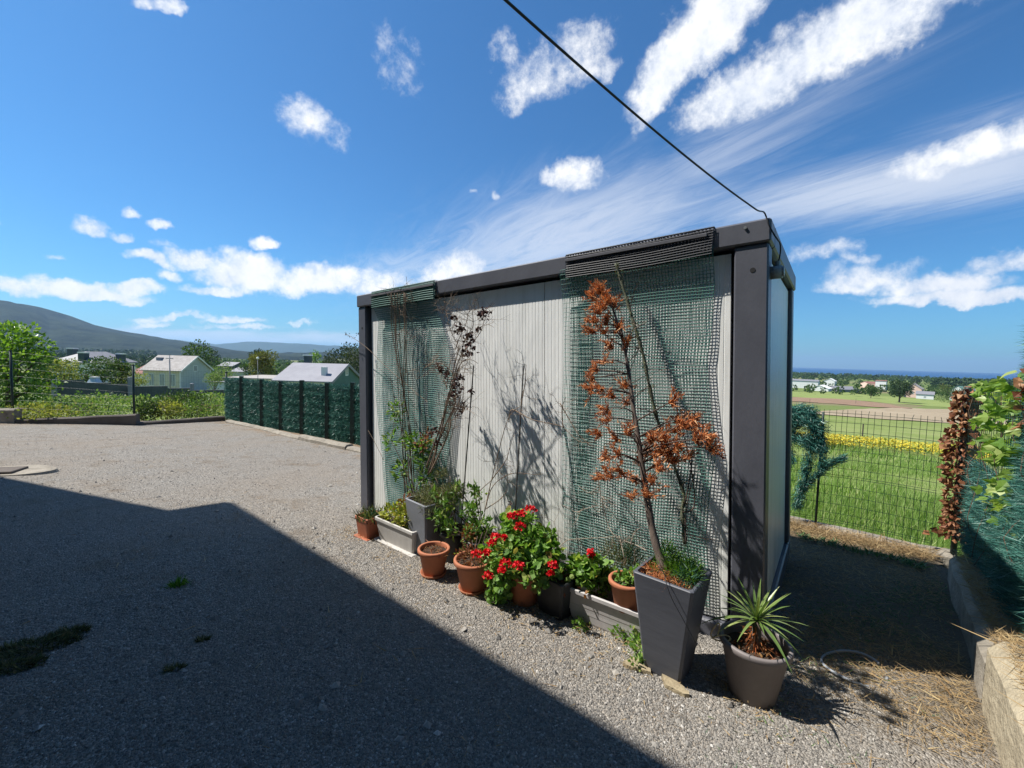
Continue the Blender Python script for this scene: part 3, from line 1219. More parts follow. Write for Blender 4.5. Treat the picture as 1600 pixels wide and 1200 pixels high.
# ------------------------------------------------------------------ walls, kerbs and fences
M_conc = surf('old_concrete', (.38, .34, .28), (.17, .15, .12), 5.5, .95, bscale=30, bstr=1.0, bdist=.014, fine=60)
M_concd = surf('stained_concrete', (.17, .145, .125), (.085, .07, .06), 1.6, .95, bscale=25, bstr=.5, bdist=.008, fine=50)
M_post = surf('green_post_paint', (.012, .035, .028), (.008, .022, .02), 9, .5)
M_wire = surf('green_wire', (.014, .045, .034), (.009, .03, .024), 20, .5)
M_straw = leafmat('dry_straw', [(0, (.30, .21, .11)), (.4, (.40, .29, .15)), (.75, (.27, .17, .08)), (1, (.5, .4, .22))], .2, .7, (1, 1, 1), .1)
M_brush = leafmat('green_brush', [(0, (.022, .09, .08)), (.45, (.04, .15, .125)), (.8, (.07, .21, .165)), (1, (.17, .35, .28))], .15, .45, (1, 1, 1), .4)
M_brushback = surf('brush_core', (.008, .03, .026), (.006, .02, .018), 9, .9)


def wall_run(name, a, b, ha, hb, th, mat, label, cat='wall', group=None, side=1, deep=.35, lumps=.012, seed=1, bev=.03):
    """a low cast wall between two ground points, uneven top; th to the given side"""
    a, b = np.array(a, float), np.array(b, float)
    d = unit(b[:2] - a[:2])
    n = np.array([-d[1], d[0]]) * side
    L = np.linalg.norm(b[:2] - a[:2])
    N = max(6, int(L / .12))
    t = np.linspace(0, 1, N)
    top = (a[2] + ha) * (1 - t) + (b[2] + hb) * t
    top = top + fbm(t * L, 0 * t, 3.0, seed, 3) * lumps
    bot = a[2] * (1 - t) + b[2] * t - deep
    prof = [(0, 0), (0, 1 - .0), (bev, 1), (th - bev, 1), (th, 1), (th, 0)]
    V = []
    for j, (o, k) in enumerate(prof):
        z = bot if k == 0 else top - (bev if j in (1, 4) else 0)
        w = fbm(t * L, 0 * t + j, 5.0, seed + j, 3) * lumps * .6
        x = a[0] + (b[0] - a[0]) * t + n[0] * (o + w)
        y = a[1] + (b[1] - a[1]) * t + n[1] * (o + w)
        V.append(np.stack([x, y, z], -1))
    V = np.array(V)
    m = N
    i = (np.arange(len(prof) - 1)[:, None] * m + np.arange(m - 1)[None]).reshape(-1)
    Q = np.stack([i, i + 1, i + m + 1, i + m], -1)
    mb = MB().add(V.reshape(-1, 3), None, Q)
    for e in (0, m - 1):
        P = V[:, e]
        mb.add(P, None, [[0, 1, 4, 5], [1, 2, 3, 4]])
    o = mb.build(name, mat)
    return tag(o, label, cat, group)


def g3(px, py):
    p = gp(px, py)
    return np.array([p[0], p[1], yz(p[0], p[1])])


WB = [g3(-70, 660), g3(22, 662), g3(212, 664.5), g3(352, 657.5)]


def hpx(p, px, py):
    """height above p of the point seen at row py, at p's distance"""
    return CAMZ + (ray(px, py)[2] / ray(px, py)[1]) * p[1] - p[2]


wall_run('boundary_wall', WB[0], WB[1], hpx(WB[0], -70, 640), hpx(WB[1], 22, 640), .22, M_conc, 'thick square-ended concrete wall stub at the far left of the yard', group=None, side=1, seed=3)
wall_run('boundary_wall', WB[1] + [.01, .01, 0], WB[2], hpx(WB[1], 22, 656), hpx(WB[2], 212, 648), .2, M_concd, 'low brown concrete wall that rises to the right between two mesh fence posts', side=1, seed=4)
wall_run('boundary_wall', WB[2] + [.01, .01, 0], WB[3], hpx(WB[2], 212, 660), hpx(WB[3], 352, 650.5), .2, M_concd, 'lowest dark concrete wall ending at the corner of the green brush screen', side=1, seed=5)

# mesh fence on that wall
FB = []
for (px, top, bot) in ((15.6, 548, 639), (207, 570.5, 646), (353, 582, 650)):
    base = g3(px, {15.6: 661, 207: 664, 353: 657}[px])
    p = base + np.array([-.05, .12, 0])
    zt = CAMZ + ray(px, top)[2] / ray(px, top)[1] * p[1]
    zb = CAMZ + ray(px, bot)[2] / ray(px, bot)[1] * p[1]
    FB.append((p, zb, zt))


def mesh_panel(a, za0, za1, b, zb0, zb1, cw_=.05, ch=.1, r=.0018, prong=.03, sag=.0, seed=1, double=()):
    """welded wire between two posts; flat three-sided wires"""
    mb = MB()
    a, b = np.array(a[:2]), np.array(b[:2])
    L = np.linalg.norm(b - a)
    d = (b - a) / L
    n = np.array([-d[1], d[0]])
    nx = max(2, int(round(L / cw_)))
    gr = np.random.default_rng(seed)

    def P(u, v):
        z0 = za0 + (zb0 - za0) * u
        z1 = za1 + (zb1 - za1) * u
        off = sag * (math.sin(u * 7 + seed) * .6 + math.sin(u * 17 + v * 4) * .4)
        q = a + d * L * u + n * off
        return np.array([q[0], q[1], z0 + (z1 - z0) * v + sag * .6 * math.sin(u * 9 + seed * 2)])
    segs = 5 if sag else 1
    for i in range(nx + 1):
        u = i / nx + gr.normal() * .0015 * (sag > 0)
        pts = [P(u, v) for v in np.linspace(0, 1, segs + 1)]
        pts.append(pts[-1] + np.array([gr.normal() * .004 * (sag > 0), 0, prong]))
        mb.tube(pts, r, 3, False)
    H = (za1 - za0 + zb1 - zb0) / 2
    nz = max(2, int(round(H / ch)))
    for j in range(nz + 1):
        for dv in ((0, .22) if j in double else (0,)):
            v = min(1, (j + dv) / nz)
            pts = [P(u, v) for u in np.linspace(0, 1, max(2, int(L / .25) if sag else 2))]
            mb.tube(pts, r, 3, False)
    return mb


lf = thing('mesh_fence', FB[1][0], 'see-through green mesh fence on dark posts in front of the weedy plot', 'fence')
lf_loc = np.array(lf.location)


def rel(o, mbx):
    mbx.v = [v - np.array(o.location) for v in mbx.v]
    return mbx


e0 = FB[0][0] + (FB[0][0] - FB[1][0]) * 1.0
segs_ = [(np.append(e0[:2], 0), FB[0][1], FB[0][2]), FB[0], FB[1], FB[2]]
for i in range(3):
    A, B_ = segs_[i], segs_[i + 1]
    rel(lf, mesh_panel(A[0], A[1] + .03, A[2] - .03, B_[0], B_[1] + .03, B_[2] - .03, .07, .2, .0014, 0)).build('mesh_panel', M_wire, lf)
for (p, zb, zt) in FB:
    rel(lf, MB().tube([(p[0], p[1], p[2] - .1), (p[0], p[1], zt)], .028, 8).tube([(p[0], p[1], zt - .002), (p[0], p[1], zt + .02)], .033, 8)).build('post', M_post, lf, True)

# brush screen running back towards the cabin
SP = [(353, 590, 651), (381, 591, 661), (413, 594, 669), (443, 597, 677), (476, 598, 683), (516, 600, 690), (556, 602, 696), (600, 606, 706)]
la, lb = np.array([-9.80, 14.62]), np.array([-3.55, 9.92])


def on_line(px):
    k = (px - 800) / FPX
    # x = k*y (roll is negligible along the line)
    dx, dy = lb - la
    t = (k * la[1] - la[0]) / (dx - k * dy)
    return la + np.array([dx, dy]) * t


sf = thing('screen_fence', (*on_line(443), -.6), 'dark green artificial brush screen in panels between posts, left of the cabin', 'fence')
pts = []
for (px, top, bot) in SP:
    p = on_line(px)
    zt = CAMZ + ray(px, top)[2] / ray(px, top)[1] * p[1]
    zb = CAMZ + ray(px, bot)[2] / ray(px, bot)[1] * p[1]
    pts.append((p, zb, zt))
sd = unit(lb - la)
sn = np.array([sd[1], -sd[0]])
if sn @ (-la) < 0: sn = -sn
for i in range(len(pts) - 1):
    (a, a0, a1), (b, b0, b1) = pts[i], pts[i + 1]
    N = 8500
    u = rng.random(N)
    v = rng.random(N)
    vv = v
    bulge = .03 + .05 * np.sin(u * math.pi) ** .6 + .012 * np.sin(v * 40)
    P = np.stack([a[0] + (b[0] - a[0]) * u + sn[0] * bulge, a[1] + (b[1] - a[1]) * u + sn[1] * bulge, (a0 + (b0 - a0) * u) * (1 - vv) + (a1 + (b1 - a1) * u) * vv - np.abs(rng.normal(0, .02, N))], -1)
    Dv = np.stack([sn[0] * .5 + sd[0] * rng.normal(0, .55, N), sn[1] * .5 + sd[1] * rng.normal(0, .55, N), rng.normal(.35, .75, N)], -1)
    V, T = scatter(NEED_V, NEED_T, P, Dv, rng.uniform(.045, .10, N), .17)
    mb = MB().add(V, T)
    V = [(a[0], a[1], a0), (b[0], b[1], b0), (b[0], b[1], b1 - .04), (a[0], a[1], a1 - .04)]
    V = [np.array(q) for q in V] + [np.array([q[0] - sn[0] * .02, q[1] - sn[1] * .02, q[2]]) for q in V]
    o = rel(sf, MB().add(V, None, [[0, 1, 2, 3], [7, 6, 5, 4], [3, 2, 6, 7], [0, 4, 5, 1]])).build('brush_panel', M_brushback, sf)
    b_ = rel(sf, mb).build('bristles', M_brush, o)
    tag(b_, kind='stuff')
for i, (p, zb, zt) in enumerate(pts[1:-1]):
    q = p + sn * .085
    rel(sf, MB().box((q[0] - .045, q[1] - .045, zb - .2), (q[0] + .045, q[1] + .045, zt + (.07 if i in (0, 3, 5) else .03)))).build('post', M_post, sf)

# kerb blocks in front of the screen
kp = [g3(352, 660), g3(405, 671), g3(466, 687.5), g3(540, 703), g3(600, 717)]
KL = ['long pale kerb block at the far corner, under the first brush panels', 'pale kerb block in the middle of the brush screen, with dry litter against it', 'stepped kerb block nearest the cabin, standing proud of the next one', 'kerb block half hidden behind the left end of the cabin']
for i in range(4):
    wall_run('kerb_block', kp[i], kp[i] + (kp[i + 1] - kp[i]) * .99, .07 + .035 * (i == 2), .06 + .05 * (i == 2), .2, M_conc, KL[i], 'kerb', 'kerb blocks along the brush screen', side=1, seed=20 + i, lumps=.02, bev=.04)

# ---------------- right-hand side
def wx(y): return .525 + .9 * y
def fx_(y): return 1.06 + .785 * y


ya, ys = 3.36, 1.93
A = np.array([wx(.3), .3, yz(wx(.3), .3)])
S_ = np.array([wx(ys), ys, yz(wx(ys), ys)])
B = np.array([wx(ya), ya, yz(wx(ya), ya)])
M_block2 = surf('lichened_concrete', (.50, .435, .31), (.27, .225, .155), 7, .95, bscale=26, bstr=1.0, bdist=.02, fine=50)
wall_run('side_wall', S_, B, .25, .20, .30, M_conc, 'shaded low concrete wall on the right running to the dead creeper', 'wall', None, side=-1, seed=31, lumps=.025, bev=.045)
wall_run('wall_block', A, S_ - (S_ - A) / np.linalg.norm(S_ - A) * .012, .33, .35, .32, M_block2, 'thick sunlit beige concrete block nearest the lens at the right edge, strewn with straw', 'wall', None, side=-1, seed=37, lumps=.03, bev=.06)
# corner block below the wire mesh
mc0, mc1 = np.array([3.90, 3.81]), np.array([3.16, 4.64])
md = unit(mc1 - mc0)
mb0 = mc0 + md * -.12
mb1 = mc0 + md * 3.0
wall_run('edge_kerb', np.array([*mb0, yz(*mb0)]) + [0, -.02, 0], np.array([*mb1, yz(*mb1) - .02]), .07, .03, .16, M_conc, 'worn concrete edging half buried in straw under the wire mesh', 'kerb', None, side=-1, seed=33, lumps=.03, bev=.05)

rf = thing('wire_fence', (mc0[0], mc0[1], 0), 'sagging green welded wire fence between the cabin and the grass field', 'fence')
zb0, zb1 = yz(*mc0) + .04, yz(*mb1) + .0
rel(rf, mesh_panel(mc0 + md * .02, zb0, zb0 + 1.22, mb1, zb1, zb1 + 1.30, .052, .098, .0023, .035, .02, 3, (1, 6))).build('wire_mesh', M_wire, rf)
for k in (.9, 2.4):
    q = mc0 + md * k
    rel(rf, MB().tube([(q[0], q[1] + .02, -.3), (q[0], q[1] + .02, zb0 + 1.2)], .012, 7)).build('post', M_post, rf, True)

# side fence on the wall: wires, brush screen
cpy = 3.75
cp = np.array([fx_(cpy), cpy])
sfz = thing('side_fence', (cp[0], cp[1], .1), 'taut wire fence on the low wall to the right, seen almost end-on', 'fence')
rel(sfz, mesh_panel(cp, .12, 1.42, np.array([fx_(.6), .6]), .3, 1.7, .055, .1, .002, 0, .012, 8)).build('wire_mesh', M_wire, sfz)
rel(sfz, MB().tube([(cp[0], cp[1], -.2), (cp[0], cp[1], 1.47)], .022, 8)).build('post', M_post, sfz, True)
q = np.array([fx_(2.56), 2.56])
rel(sfz, MB().tube([(q[0] + .03, q[1], .1), (q[0] + .03, q[1], 1.85)], .022, 8)).build('post', M_post, sfz, True)

fd = unit(np.array([.80, 1.0]))
fn = np.array([-fd[1], fd[0]])      # towards the yard


def brush_on(y0, y1, z0, z1, N, thick, out, ln=(.07, .13), wid=.06, zbias=1.0, yb=1.0):
    y = y0 + (y1 - y0) * rng.random(N) ** yb
    z = z0 + (z1 - z0) * rng.random(N) ** zbias
    o = out + rng.random(N) * thick
    P = np.stack([fx_(y) + fn[0] * o, y + fn[1] * o, z], -1)
    Dv = np.stack([fn[0] * .6 + rng.normal(0, .5, N), fn[1] * .6 + rng.normal(0, .5, N), rng.normal(.15, .5, N)], -1)
    return scatter(NEED_V, NEED_T, P, Dv, rng.uniform(*ln, N), wid)


bs = thing('brush_screen', (fx_(1.7), 1.7, .3), 'bushy blue-green artificial hedge screen on top of the right wall, at the picture edge', 'screen')
V, T = brush_on(1.2, 2.5, .22, 1.82, 21000, .05, -.05, (.05, .10))
m_ = MB().add(V, T)
V, T = brush_on(2.0, 2.56, .2, 1.9, 7000, .05, -.05, (.05, .1))
m_.add(V, T)
V, T = brush_on(1.8, 2.6, .2, .7, 3000, .07, -.03, (.06, .11))
m_.add(V, T)
o = rel(bs, m_).build('bristles', M_brush, bs)
tag(o, kind='stuff')
y0, y1 = 1.15, 2.49
V = []
for s_ in (-.05, -.08):
    V += [(fx_(y0) + fn[0] * s_, y0 + fn[1] * s_, .27), (fx_(y1) + fn[0] * s_, y1 + fn[1] * s_, .27), (fx_(y1) + fn[0] * s_, y1 + fn[1] * s_, 1.78), (fx_(y0) + fn[0] * s_, y0 + fn[1] * s_, 1.78)]
rel(bs, MB().add(V, None, [[0, 1, 2, 3], [7, 6, 5, 4], [3, 2, 6, 7], [0, 4, 5, 1], [1, 5, 6, 2], [0, 3, 7, 4]])).build('backing', M_brushback, bs)
ob = thing('old_brush_screen', (fx_(2.8), 2.8, .2), 'dark thinned-out lower stretch of brush screen beneath the green vine', 'screen')
V, T = brush_on(2.5, 3.5, .12, .9, 8000, .05, -.06, (.06, .11), .06, 1.35, 1.3)
o = rel(ob, MB().add(V, T)).build('bristles', M_brush, ob)
tag(o, kind='stuff')

# dead leaves wrapped round the corner post
M_deadleaf = leafmat('dead_leaf', [(0, (.10, .035, .018)), (.35, (.20, .075, .035)), (.65, (.30, .14, .065)), (.9, (.42, .25, .14)), (1, (.16, .06, .03))], .15, .6, (1.2, .9, .6), .25, True)
dl = thing('dead_creeper', (cp[0], cp[1], .1), 'column of curled brown dead leaves wrapped round the fence corner post', 'dead creeper')
leafme = []
for k in range(4):
    V = LEAF_V * np.array([.95, 1, 1]) + rng.normal(0, .05, (5, 3))
    V[:, 2] += (V[:, 1] - .4) ** 2 * rng.uniform(.3, 1.2) * (1 if k % 2 else -1)
    leafme.append(np_mesh('leaf', V, LEAF_T))
    leafme[-1].materials.append(M_deadleaf)


def leaf_objs(parent, P, Dv, S, meshes, name='leaf'):
    base = np.array(parent.matrix_basis.translation)
    for p, d, s, k in zip(P, Dv, S, range(10 ** 6)):
        o = bpy.data.objects.new(name, meshes[k % len(meshes)])
        COL.objects.link(o)
        o.parent = parent
        o.location = tuple(p - base)
        q = Vector(d).to_track_quat('Y', 'Z')
        o.rotation_mode = 'QUATERNION'
        o.rotation_quaternion = q @ Quaternion((0, 1, 0), float(rng.uniform(-2.2, 2.2)))
        o.scale = (s, s, s)


N = 295
zz = np.concatenate([rng.uniform(.14, 1.47, 235), rng.uniform(.75, 1.0, 25), rng.uniform(.1, .3, 35)])
th = rng.uniform(0, 6.283, N)
rad = .035 + .045 * rng.random(N) + .05 * np.exp(-((zz - 1.02) / .12) ** 2) * rng.random(N) + .14 * np.clip(.22 - zz, 0, .1) / .1 * rng.random(N)
bend = .02 * np.sin(zz * 6)
P = np.stack([cp[0] + np.cos(th) * rad + bend - .02, cp[1] + np.sin(th) * rad, zz], -1)
Dv = np.stack([np.cos(th), np.sin(th), rng.normal(-.5, .7, N)], -1)
leaf_objs(dl, P, Dv, rng.uniform(.035, .065, N), leafme)
m_ = MB()
for k in range(4):
    zt = np.linspace(.1, 1.45, 20)
    m_.tube(np.stack([cp[0] + .03 * np.cos(zt * 7 + k * 1.6), cp[1] + .03 * np.sin(zt * 7 + k * 1.6), zt], -1), .006, 4)
n = 900
zz = rng.uniform(.12, 1.46, n)
th = rng.uniform(0, 6.283, n)
rad = .02 + .06 * rng.random(n)
P = np.stack([cp[0] + np.cos(th) * rad + .02 * np.sin(zz * 6) - .02, cp[1] + np.sin(th) * rad, zz], -1)
M_deadleaf2 = leafmat('dead_leaf_small', [(0, (.10, .035, .018)), (.35, (.20, .075, .035)), (.65, (.30, .14, .065)), (.9, (.40, .22, .12)), (1, (.16, .06, .03))], .15, .6, (1.2, .9, .6), .25)
V, T = scatter(LEAF_V, LEAF_T, P - np.array(dl.location), np.stack([np.cos(th), np.sin(th), rng.normal(-.5, .8, n)], -1), rng.uniform(.03, .06, n), .8)
tag(MB().add(V, T).build('small_leaves', M_deadleaf2, dl), kind='stuff')
M_vinewood = surf('vine_stem', (.15, .09, .06), (.09, .055, .04), 30, .9)
rel(dl, m_).build('stem', M_vinewood, dl)
# a few dead sprigs at the picture's right edge, above the vine

# living vine
M_vine = leafmat('vine_leaf', [(0, (.10, .20, .03)), (.4, (.17, .28, .05)), (.75, (.26, .36, .08)), (1, (.38, .45, .16))], .4, .42, (1.3, 1.4, .5), .35, True)
vineV = np.array([[0, 0, 0], [-.32, .1, .03], [-.55, .42, .06], [-.24, .55, .0], [-.2, .85, .02], [0, 1.1, -.1], [.2, .85, .02], [.24, .55, 0], [.55, .42, .06], [.32, .1, .03], [0, .45, -.05]])
vineT = np.array([[i, i + 1, 10] for i in range(9)] + [[9, 0, 10]])
vm = []
for k in range(4):
    V = vineV + rng.normal(0, .03, vineV.shape)
    V[:, 2] -= .25 * V[:, 0] ** 2 + .15 * (V[:, 1] - .4) ** 2
    me = np_mesh('leaf', V, vineT)
    me.materials.append(M_vine)
    vm.append(me)
vn = thing('green_vine', (fx_(2.8), 2.8, .3), 'leafy bright green vine spilling over the wire fence, right of the dead creeper', 'vine')
N = 290
y = np.concatenate([rng.uniform(2.4, 3.35, 180), rng.normal(2.75, .15, 110)])
z = np.empty(N)
z[:180] = 1.58 - .5 * rng.random(180) ** 1.3
z[:180] += .05 * np.sin(y[:180] * 8)
z[180:] = 1.4 - .75 * rng.random(110)
z -= np.clip(y - 3.0, 0, 1) * .35
o_ = rng.uniform(-.09, .05, N)
P = np.stack([fx_(y) + fn[0] * o_, y + fn[1] * o_, z], -1)
Dv = np.stack([fn[0] * .8 + rng.normal(0, .6, N), fn[1] * .8 + rng.normal(0, .6, N), rng.normal(-.35, .5, N)], -1)
leaf_objs(vn, P, Dv, rng.uniform(.04, .085, N), vm)
m_ = MB()
for k in range(7):
    yy = 2.4 + k * .16
    pts_ = [(fx_(yy) + fn[0] * .02 + rng.normal(0, .03), yy + rng.normal(0, .03), .25 + 1.2 * t) for t in np.linspace(0, 1, 7)]
    m_.tube(smooth_path(pts_, 16), .003, 4)
rel(vn, m_).build('stem', M_vinewood, vn)
yy = 2.42
sp_ = thing('dead_sprig', (fx_(yy), yy, 1.5), 'dry brown sprig of curled leaves above the vine at the right edge', 'dead sprig')
P = np.array([fx_(yy) + fn[0] * .03, yy, 1.5]) + rng.normal(0, 1, (26, 3)) * np.array([.03, .03, .07])
leaf_objs(sp_, P, rdir(26), rng.uniform(.04, .08, 26), leafme)
rel(sp_, MB().tube([(fx_(yy), yy, 1.2), (fx_(yy) + .02, yy, 1.45), (fx_(yy) - .01, yy, 1.62)], .004, 4)).build('stem', M_vinewood, sp_)

# torn piece of artificial conifer hooked on the wire fence
M_fake = leafmat('artificial_needles', [(0, (.012, .07, .06)), (.5, (.03, .13, .105)), (.85, (.07, .22, .17)), (1, (.17, .36, .28))], .1, .4, (1, 1, 1), .4)
q = mc0 + md * .95
ac = thing('artificial_branch', (q[0], q[1], .6), 'torn piece of blue-green artificial conifer hooked on the wire fence beside the cabin', 'plastic branch')


def on_mesh(px, py):
    k = (px - 800) / FPX
    dx, dy = md
    t = (k * mc0[1] - mc0[0]) / (dx - k * dy)
    p = mc0 + md * t
    return np.array([p[0], p[1] - .03, CAMZ + ray(px, py)[2] / ray(px, py)[1] * p[1]])


m_ = MB()
mm = MB()
for path, n, s in (([(1232, 645), (1250, 640), (1268, 650), (1285, 690)], 900, .05), ([(1232, 690), (1240, 665), (1250, 655)], 700, .06), ([(1268, 640), (1272, 690), (1266, 740), (1256, 788)], 1500, .055), ([(1262, 765), (1280, 745), (1300, 725), (1322, 716)], 700, .035), ([(1280, 670), (1292, 700), (1290, 730)], 320, .04), ([(1234, 700), (1244, 720)], 200, .05), ([(1236, 650), (1262, 655), (1282, 668)], 1100, .075), ([(1240, 680), (1265, 690), (1284, 700)], 900, .06)):
    L = smooth_path([on_mesh(*p) for p in path], 40)
    mm.tube(L, .004, 4)
    n = int(n * 2.2)
    i = rng.integers(0, 40, n)
    t = np.gradient(L, axis=0)[i]
    P = L[i] + rng.normal(0, s * .6, (n, 3)) * [1, .5, 1]
    Dv = unit(t) * .9 + rng.normal(0, .55, (n, 3))
    V, T = scatter(NEED_V, NEED_T, P, Dv, rng.uniform(.03, .07, n), .11)
    m_.add(V, T)
tag(rel(ac, m_).build('needles', M_fake, ac), kind='stuff')
rel(ac, mm).build('stem', M_brushback, ac)


# ---------------- dry straw, clippings and moss
def blades(name, P, length, mat, flat=.25, wid=.035, green=None, lift=.004):
    n = len(P)
    a = rng.uniform(0, 6.283, n)
    Dv = np.stack([np.cos(a), np.sin(a), np.abs(rng.normal(0, flat, n))], -1)
    P = P + np.array([0, 0, lift]) + np.stack([0 * a, 0 * a, rng.random(n) * .02], -1)
    V, T = scatter(NEED_V, NEED_T, P, Dv, length, wid, np.tile([0, 0, 1.0], (n, 1)) + rng.normal(0, .5, (n, 3)))
    return V, T


def yard_pts(n, xr, yr, poly=None, dens=None):
    x = rng.uniform(*xr, n)
    y = rng.uniform(*yr, n)
    k = inside(x, y, YARD)
    if poly is not None: k &= inside(x, y, poly)
    x, y = x[k], y[k]
    return np.stack([x, y, yz(x, y) + yrel(x, y)], -1)


SIDE = [(1.45, 2.1), (.95, 1.85), (.5, 1.7), (.9, 1.1), (1.25, .8), (1.9, 1.55), (3.5, 3.36), (3.95, 3.9), (2.9, 5.1), (2.4, 3.75)]
P = yard_pts(95000, (1.0, 4.0), (.7, 5.2), SIDE)
k = fbm(P[:, 0], P[:, 1], 4.5, 71, 3) + rng.normal(0, .5, len(P)) + np.clip((P[:, 0] - 1.6) * .5, -1, .6) > .1
V, T = blades('straw', P[k], rng.gamma(3, .011, k.sum()) + .008, M_straw, .22, .055)
mb = MB().add(V, T)
# heaped under the mesh and along the wall
n = 9000
t = rng.random(n)
o_ = np.abs(rng.normal(0, .12, n))
P = np.stack([mc0[0] + md[0] * t * 1.9 - md[1] * -.0 - o_ * .77, mc0[1] + md[1] * t * 1.9 - o_ * .63 - .02, 0 * t], -1)
P[:, 2] = yz(P[:, 0], P[:, 1]) + rng.random(n) * .07 * np.exp(-o_ * 6) + .01
V, T = blades('s', P, rng.gamma(3, .014, n) + .01, M_straw, .4, .05)
mb.add(V, T)
n = 15000
y = rng.uniform(.6, 3.4, n)
o_ = rng.uniform(.03, .32, n)
P = np.stack([wx(y) + .745 * o_, y - .67 * o_, yz(wx(y), y) + np.where(y < 1.93, .34, .25 - (y - 1.93) * .035) + .008], -1)
V, T = blades('s', P, rng.gamma(3, .013, n) + .008, M_straw, .3, .05)
mb.add(V, T)
tag(mb.build('dry_straw', M_straw), kind='stuff')

M_litgreen = leafmat('green_clippings', [(0, (.03, .09, .05)), (.5, (.06, .13, .05)), (1, (.13, .19, .06))], .2, .5)
P = yard_pts(26000, (.75, 3.4), (.9, 3.6), [(1.3, 1.9), (.7, 1.75), (1.2, .7), (1.9, 1.5), (3.5, 3.3), (2.6, 3.8)])
k = fbm(P[:, 0], P[:, 1], 5.5, 77, 3) + rng.normal(0, .35, len(P)) > .55
V, T = blades('g', P[k], rng.uniform(.015, .045, k.sum()), M_litgreen, .5, .12)
mb = MB().add(V, T)
# weeds at the foot of the cabin mesh side
P = np.array([[3.0 + .6 * t - .1 * s, 4.35 - .75 * t - .15 * s, 0] for t, s in zip(rng.random(500), rng.random(500))])
P[:, 2] = yz(P[:, 0], P[:, 1])
V, T = blades('g', P, rng.uniform(.03, .08, len(P)), M_litgreen, 1.0, .2)
mb.add(V, T)
tag(mb.build('grass_clippings', M_litgreen), kind='stuff')

# dry litter scattered over the gravel
P = yard_pts(26000, (-12, 1.5), (1.2, 14.5))
k = (fbm(P[:, 0], P[:, 1], 2.3, 81, 4) + rng.normal(0, .4, len(P)) > .72) | ((P[:, 0] * .62 + P[:, 1] * .785 > 5.0) & (rng.random(len(P)) > .35))
V, T = blades('l', P[k], rng.uniform(.015, .06, k.sum()), M_straw, .12, .08)
n = 46
n3 = 5200
cxx, cyy = rng.uniform(-3.5, .3, n3), -.3 - rng.gamma(1.6, .13, n3)
PB = CO + np.stack([cxx, cyy, 0 * cxx], -1) @ CB
PB[:, 2] = yz(PB[:, 0], PB[:, 1]) + yrel(PB[:, 0], PB[:, 1])
kk = fbm(cxx, cyy, 6, 83, 3) + rng.normal(0, .6, n3) > .15
V3, T3 = blades('l', PB[kk], rng.uniform(.01, .04, kk.sum()), M_straw, .2, .14)
Q_ = yard_pts(n * 2, (-3.5, 1.2), (1.3, 3.2))[:n]
V2, T2 = blades('l', Q_, rng.uniform(.04, .11, len(Q_)), M_straw, .15, .07)
mb = MB().add(V, T).add(V2, T2).add(V3, T3)
tag(mb.build('leaf_litter', M_straw), kind='stuff')

# clumps of dark moss and uprooted weed on the shaded gravel
M_moss = leafmat('moss', [(0, (.05, .06, .03)), (.5, (.11, .12, .06)), (.85, (.19, .19, .09)), (1, (.26, .19, .11))], .1, .8, None, .1)
MS = [(55, 1012, .24, .05), (15, 1045, .18, .05), (110, 990, .11, .04), (272, 1048, .05, .02), (318, 1002, .035, .015)]
mb = MB()
for (px, py, r, h) in MS:
    r, h = r * .72, h * .8
    c = gp(px, py)
    n = int(700 * r / .1)
    rr = r * np.sqrt(rng.random(n))
    a = rng.uniform(0, 6.283, n)
    ca, sa = math.cos(.45), math.sin(.45)
    x, y = rr * np.cos(a), rr * np.sin(a) * .45
    x, y = x * ca - y * sa, x * sa + y * ca
    hh = h * (1 - (rr / r) ** 2) * rng.random(n) * (.6 + .4 * np.sin(a * 3))
    P = np.stack([c[0] + x, c[1] + y, yz(c[0] + x, c[1] + y) + hh + .003], -1)
    Dv = np.stack([np.cos(a), np.sin(a), rng.uniform(.0, 1.4, n)], -1) + rng.normal(0, .4, (n, 3))
    V, T = scatter(NEED_V, NEED_T, P, Dv, rng.uniform(.012, .04, n), .22)
    mb.add(V, T)
tag(mb.build('moss', M_moss), kind='stuff')

# concrete cover slab at the left edge
c = g3(28, 738)
sl_ = thing('cover_slab', c, 'flat pale concrete cover slab set in the gravel at the left edge', 'slab')
mb = MB()
n = 26
ang = np.arange(n) / n * 6.283
out_ = np.stack([.62 * np.cos(ang) * (1 + .05 * np.sin(ang * 3)), .36 * np.sin(ang) * (1 + .06 * np.cos(ang * 4)), .035 * np.ones(n)], -1)
low_ = out_ * np.array([1.12, 1.15, 0]) - [0, 0, .05]
out_ = out_ * [.72, .78, 1]
low_ = low_ * [.72, .78, 1]
V = np.concatenate([[[0, 0, .045]], out_, low_])
T = [[0, 1 + i, 1 + (i + 1) % n] for i in range(n)]
Q = [[1 + i, 1 + n + i, 1 + n + (i + 1) % n, 1 + (i + 1) % n] for i in range(n)]
MB().add(V, T, Q).build('slab', M_conc, sl_)
MB().box((-.42, -.23, .04), (.08, .07, .07), np.array([[.96, -.28, 0], [.28, .96, 0], [0, 0, 1]]), bev=.008).build('lid', M_concd, sl_)
# loop of hose lying in the shade
c = gp(1333, 1047)
a = np.linspace(.35, 6.0, 60)
P = np.stack([c[0] + .16 * np.cos(a) + .0, c[1] + .16 * np.sin(a), yz(c[0], c[1]) + .015 + .012 * np.sin(a * 2)], -1)
P[:, :2] = c[:2] + (P[:, :2] - c[:2]) @ np.array([[.9, -.15], [.3, .8]])
M_hose = surf('pale_hose', (.30, .33, .36), (.22, .24, .27), 9, .5)
tag(MB().tube(P, .007, 8).build('hose_loop', M_hose, None, True), 'loop of pale grey hose lying on the shaded ground beside the cabin', 'hose')

